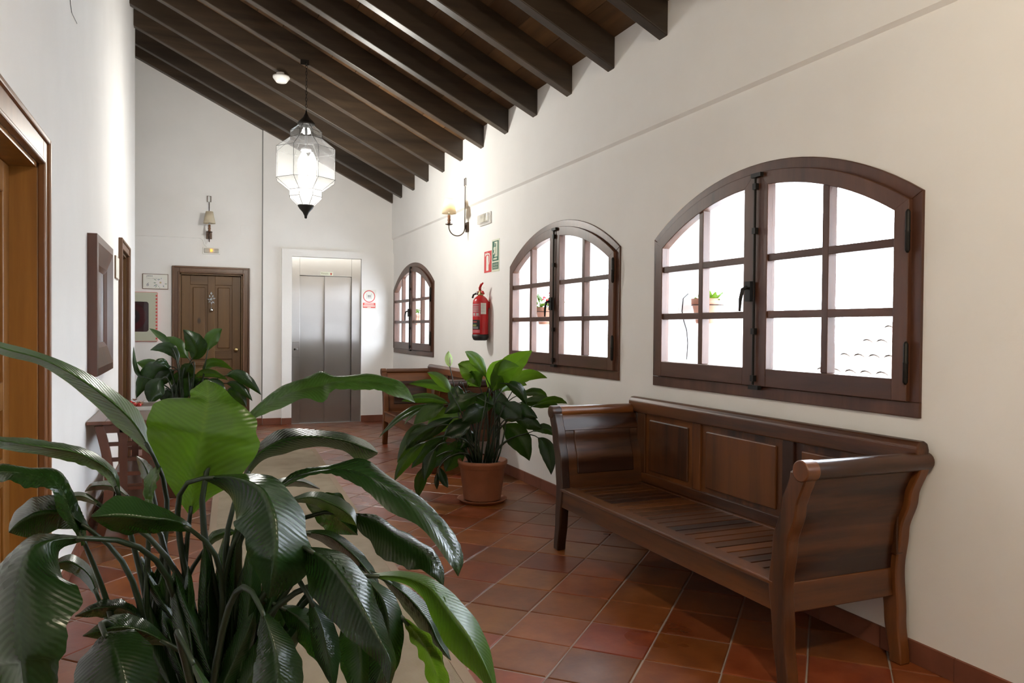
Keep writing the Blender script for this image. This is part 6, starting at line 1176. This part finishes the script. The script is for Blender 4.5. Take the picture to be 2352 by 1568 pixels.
def grow(root, data, base, spread, nu, nv, ripple, stem_r, seed):
    rg = random.Random(seed)
    for tone, st in data:
        me = leaf_mesh(st, nu, nv, ripple, .028, rg)
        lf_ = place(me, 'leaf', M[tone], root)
        s0 = Vector(st[0][3:6]); s1 = Vector(st[1][3:6]); d0 = (s1 - s0).normalized()
        a = rg.uniform(0, 2*PI); rr = spread*math.sqrt(rg.random())
        out = Vector((s0.x - base[0], s0.y - base[1], 0)); out = out.normalized()*rr if out.length > 1e-4 else Vector((0, 0, 0))
        b0 = Vector(base) + out*.8 + Vector((math.cos(a), math.sin(a), 0))*spread*.25
        if s0.z < b0.z + .05 and (s0 - b0).length < .05: continue
        dist = (s0 - b0).length
        c1 = b0 + Vector((out.x*1.0, out.y*1.0, dist*.55)); c2 = s0 - d0*dist*.28
        pts = []
        for k in range(11):
            t = k/10; pts.append(b0*(1-t)**3 + c1*3*t*(1-t)**2 + c2*3*t*t*(1-t) + s0*t**3)
        pts.append(s0 + (s1-s0)*.35)
        MB().tube(pts, [stem_r*(1.7 - 1.0*i/11) for i in range(12)], 6).build('stem', M['stem'], lf_, True)
def clay_pot(root, c, rim, base, h, mat, saucer=None):
    z0 = c[2] + (.02 if saucer else 0)
    MB().lathe([(base*.3, z0), (base, z0), (base*1.01, z0+.01), (rim*.905, z0+h*.80), (rim*.93, z0+h*.815), (rim*.96, z0+h*.83), (rim*.97, z0+h*.90), (rim, z0+h*.92), (rim, z0+h), (rim*.92, z0+h), (rim*.88, z0+h*.88), (rim*.5, z0+h*.87)], (c[0], c[1], 0), 36).build('pot', mat, root, True)
    MB().lathe([(rim*.88, z0+h*.865), (rim*.86, z0+h*.895), (rim*.01, z0+h*.91)], (c[0], c[1], 0), 24).build('soil', M['soil'], root, True)
    if saucer:
        MB().lathe([(saucer*.9, c[2]+.0012), (saucer, c[2]+.022), (saucer*1.02, c[2]+.026), (saucer*.96, c[2]+.027), (saucer*.88, c[2]+.012), (.001, c[2]+.012)], (c[0], c[1], 0), 36).build('saucer', mat, root, True)

p1 = thing('peace_lily', 'big glossy-leaved potted peace lily standing on the runner rug', 'plant', (.03, 1.66, .0112))
clay_pot(p1, (.03, 1.66, .0112), .21, .15, .38, M['terracotta'])
grow(p1, BIG_PLANT_LEAVES, (.03, 1.66, .36), .09, 8, 46, .0024, .0052, 1)
p2 = thing('peace_lily', 'peace lily with drooping leaves in a terracotta pot and saucer beside the bench', 'plant', (2.04, 5.42, .0005))
clay_pot(p2, (2.04, 5.42, .0005), .188, .140, .295, M['terracotta'], .185)
grow(p2, POT_PLANT_LEAVES, (2.04, 5.42, .29), .10, 5, 20, .0018, .0045, 2)
fl_ = MB().tube([(2.0, 5.45, .30), (1.93, 5.48, .60), (1.84, 5.51, .87), (1.807, 5.528, 1.026)], .004, 6).build('flower_stem', M['stem'], p2, True)
sp_ = MB(); rows = []
for i in range(9):
    v = i/8; w_ = .036*math.sin(PI*v)**.7 + .001; z = 1.020 + .115*v
    rows.append([(1.807 - .010*v + w_*u*.95, 5.528 + w_*u*.3 - (.012*(1-u*u)), z - .01*u*u) for u in (-1, -.5, 0, .5, 1)])
sp_.grid(rows); sp_.build('spathe', M['spathe'], fl_, True)
MB().lathe([(.004, 1.03), (.007, 1.045), (.007, 1.075), (.003, 1.085)], (1.806, 5.505, 0), 8).build('spadix', M['photolum'], fl_, True)
p3 = thing('peace_lily', 'dark-leaved peace lily between the console table and the pine door', 'plant', (-.02, 8.88, .0005))
clay_pot(p3, (-.02, 8.88, .0005), .21, .155, .34, M['terracotta'], .20)
grow(p3, TABLE_PLANT_LEAVES, (-.02, 8.88, .32), .10, 5, 20, .0022, .006, 3)

# ---- flower pots hung in the window reveals
def wall_pot(label, y1, kind, seed):
    rg = random.Random(seed); c = (2.935, y1 - .125, 1.345)
    t = thing('hanging_flower_pot', label, 'flower pot', (c[0], y1, 1.345), 'flower pots on the window reveals')
    MB().lathe([(.03, c[2]), (.068, c[2]), (.070, c[2]+.006), (.092, c[2]+.115), (.098, c[2]+.118), (.100, c[2]+.152), (.090, c[2]+.152), (.086, c[2]+.13), (.02, c[2]+.128)], (c[0], c[1], 0), 28).build('pot', M['terracotta_pale'], t, True)
    MB().lathe([(.085, c[2]+.125), (.08, c[2]+.135), (.001, c[2]+.137)], (c[0], c[1], 0), 16).build('soil', M['soil'], t, True)
    MB().tube([(c[0] + .096*math.cos(a), c[1] + .096*math.sin(a), c[2]+.112) for a in [2*PI*k/20 for k in range(20)]], .003, 5, True).build('ring_bracket', M['black_iron'], t)
    MB().tube([(c[0], c[1]+.095, c[2]+.112), (c[0], y1 - .001, c[2]+.112)], .004, 6).build('bracket_arm', M['black_iron'], t)
    n = 14 if kind == 'succulent' else 26
    for i in range(n):
        a = rg.uniform(0, 2*PI); el = rg.uniform(.25, 1.2); ln = rg.uniform(.06, .105) if kind == 'succulent' else rg.uniform(.05, .13)
        d_ = Vector((math.cos(a)*math.cos(el), math.sin(a)*math.cos(el), math.sin(el))); o_ = Vector((c[0] + .03*math.cos(a), c[1] + .03*math.sin(a), c[2]+.13))
        if kind != 'succulent': o_ = o_ + d_*ln*.8; ln *= .45
        s_ = d_.cross(Vector((0, 0, 1))).normalized()*(.024 if kind == 'succulent' else .022); upv = s_.cross(d_).normalized()*.008
        rows = [[o_ + d_*ln*v + s_*u*math.sin(PI*min(.98, .12+v*.86))**.8 - upv*(1-u*u) for u in (-1, 0, 1)] for v in (0, .3, .6, .85, 1)]
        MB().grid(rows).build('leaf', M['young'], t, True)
    if kind != 'succulent':
        for i in range(4 if kind == 'red' else 3):
            a = rg.uniform(-.9, .9) - PI/2; q_ = Vector((c[0] + .07*math.cos(a), c[1] + .09*math.sin(a)*.8, c[2] + rg.uniform(.20, .27)))
            MB().tube([(c[0], c[1], c[2]+.13), tuple(q_)], .002, 5).build('flower_stem', M['stem'], t)
            h_ = MB()
            for k in range(7):
                dv = Vector((rg.uniform(-1, 1), rg.uniform(-1, 1), rg.uniform(-.6, 1))).normalized()*.014
                e = q_ + dv; h_.lathe([(.002, -.008), (.010, 0), (.002, .008)], tuple(e), 7)
            h_.build('flower_head', M['geranium'] if kind == 'red' else M['white_petals'], t)
    return t
h1 = wall_pot('terracotta pot with a pale green succulent hung outside the nearest window', 4.018, 'succulent', 1)
MB().tube([(2.86, 3.99, 1.53), (2.82, 3.985, 1.50), (2.812, 3.985, 1.42), (2.83, 3.99, 1.36), (2.86, 4.0, 1.30), (2.868, 4.0, 1.22), (2.862, 4.0, 1.12)], .004, 6).build('watering_hose', M['hose'], h1, True)
wall_pot('terracotta pot with a red geranium hung outside the window beside the extinguisher', 6.330, 'red', 2)
wall_pot('terracotta pot with pale flowers hung outside the window nearest the lift', 10.540, 'white', 3)
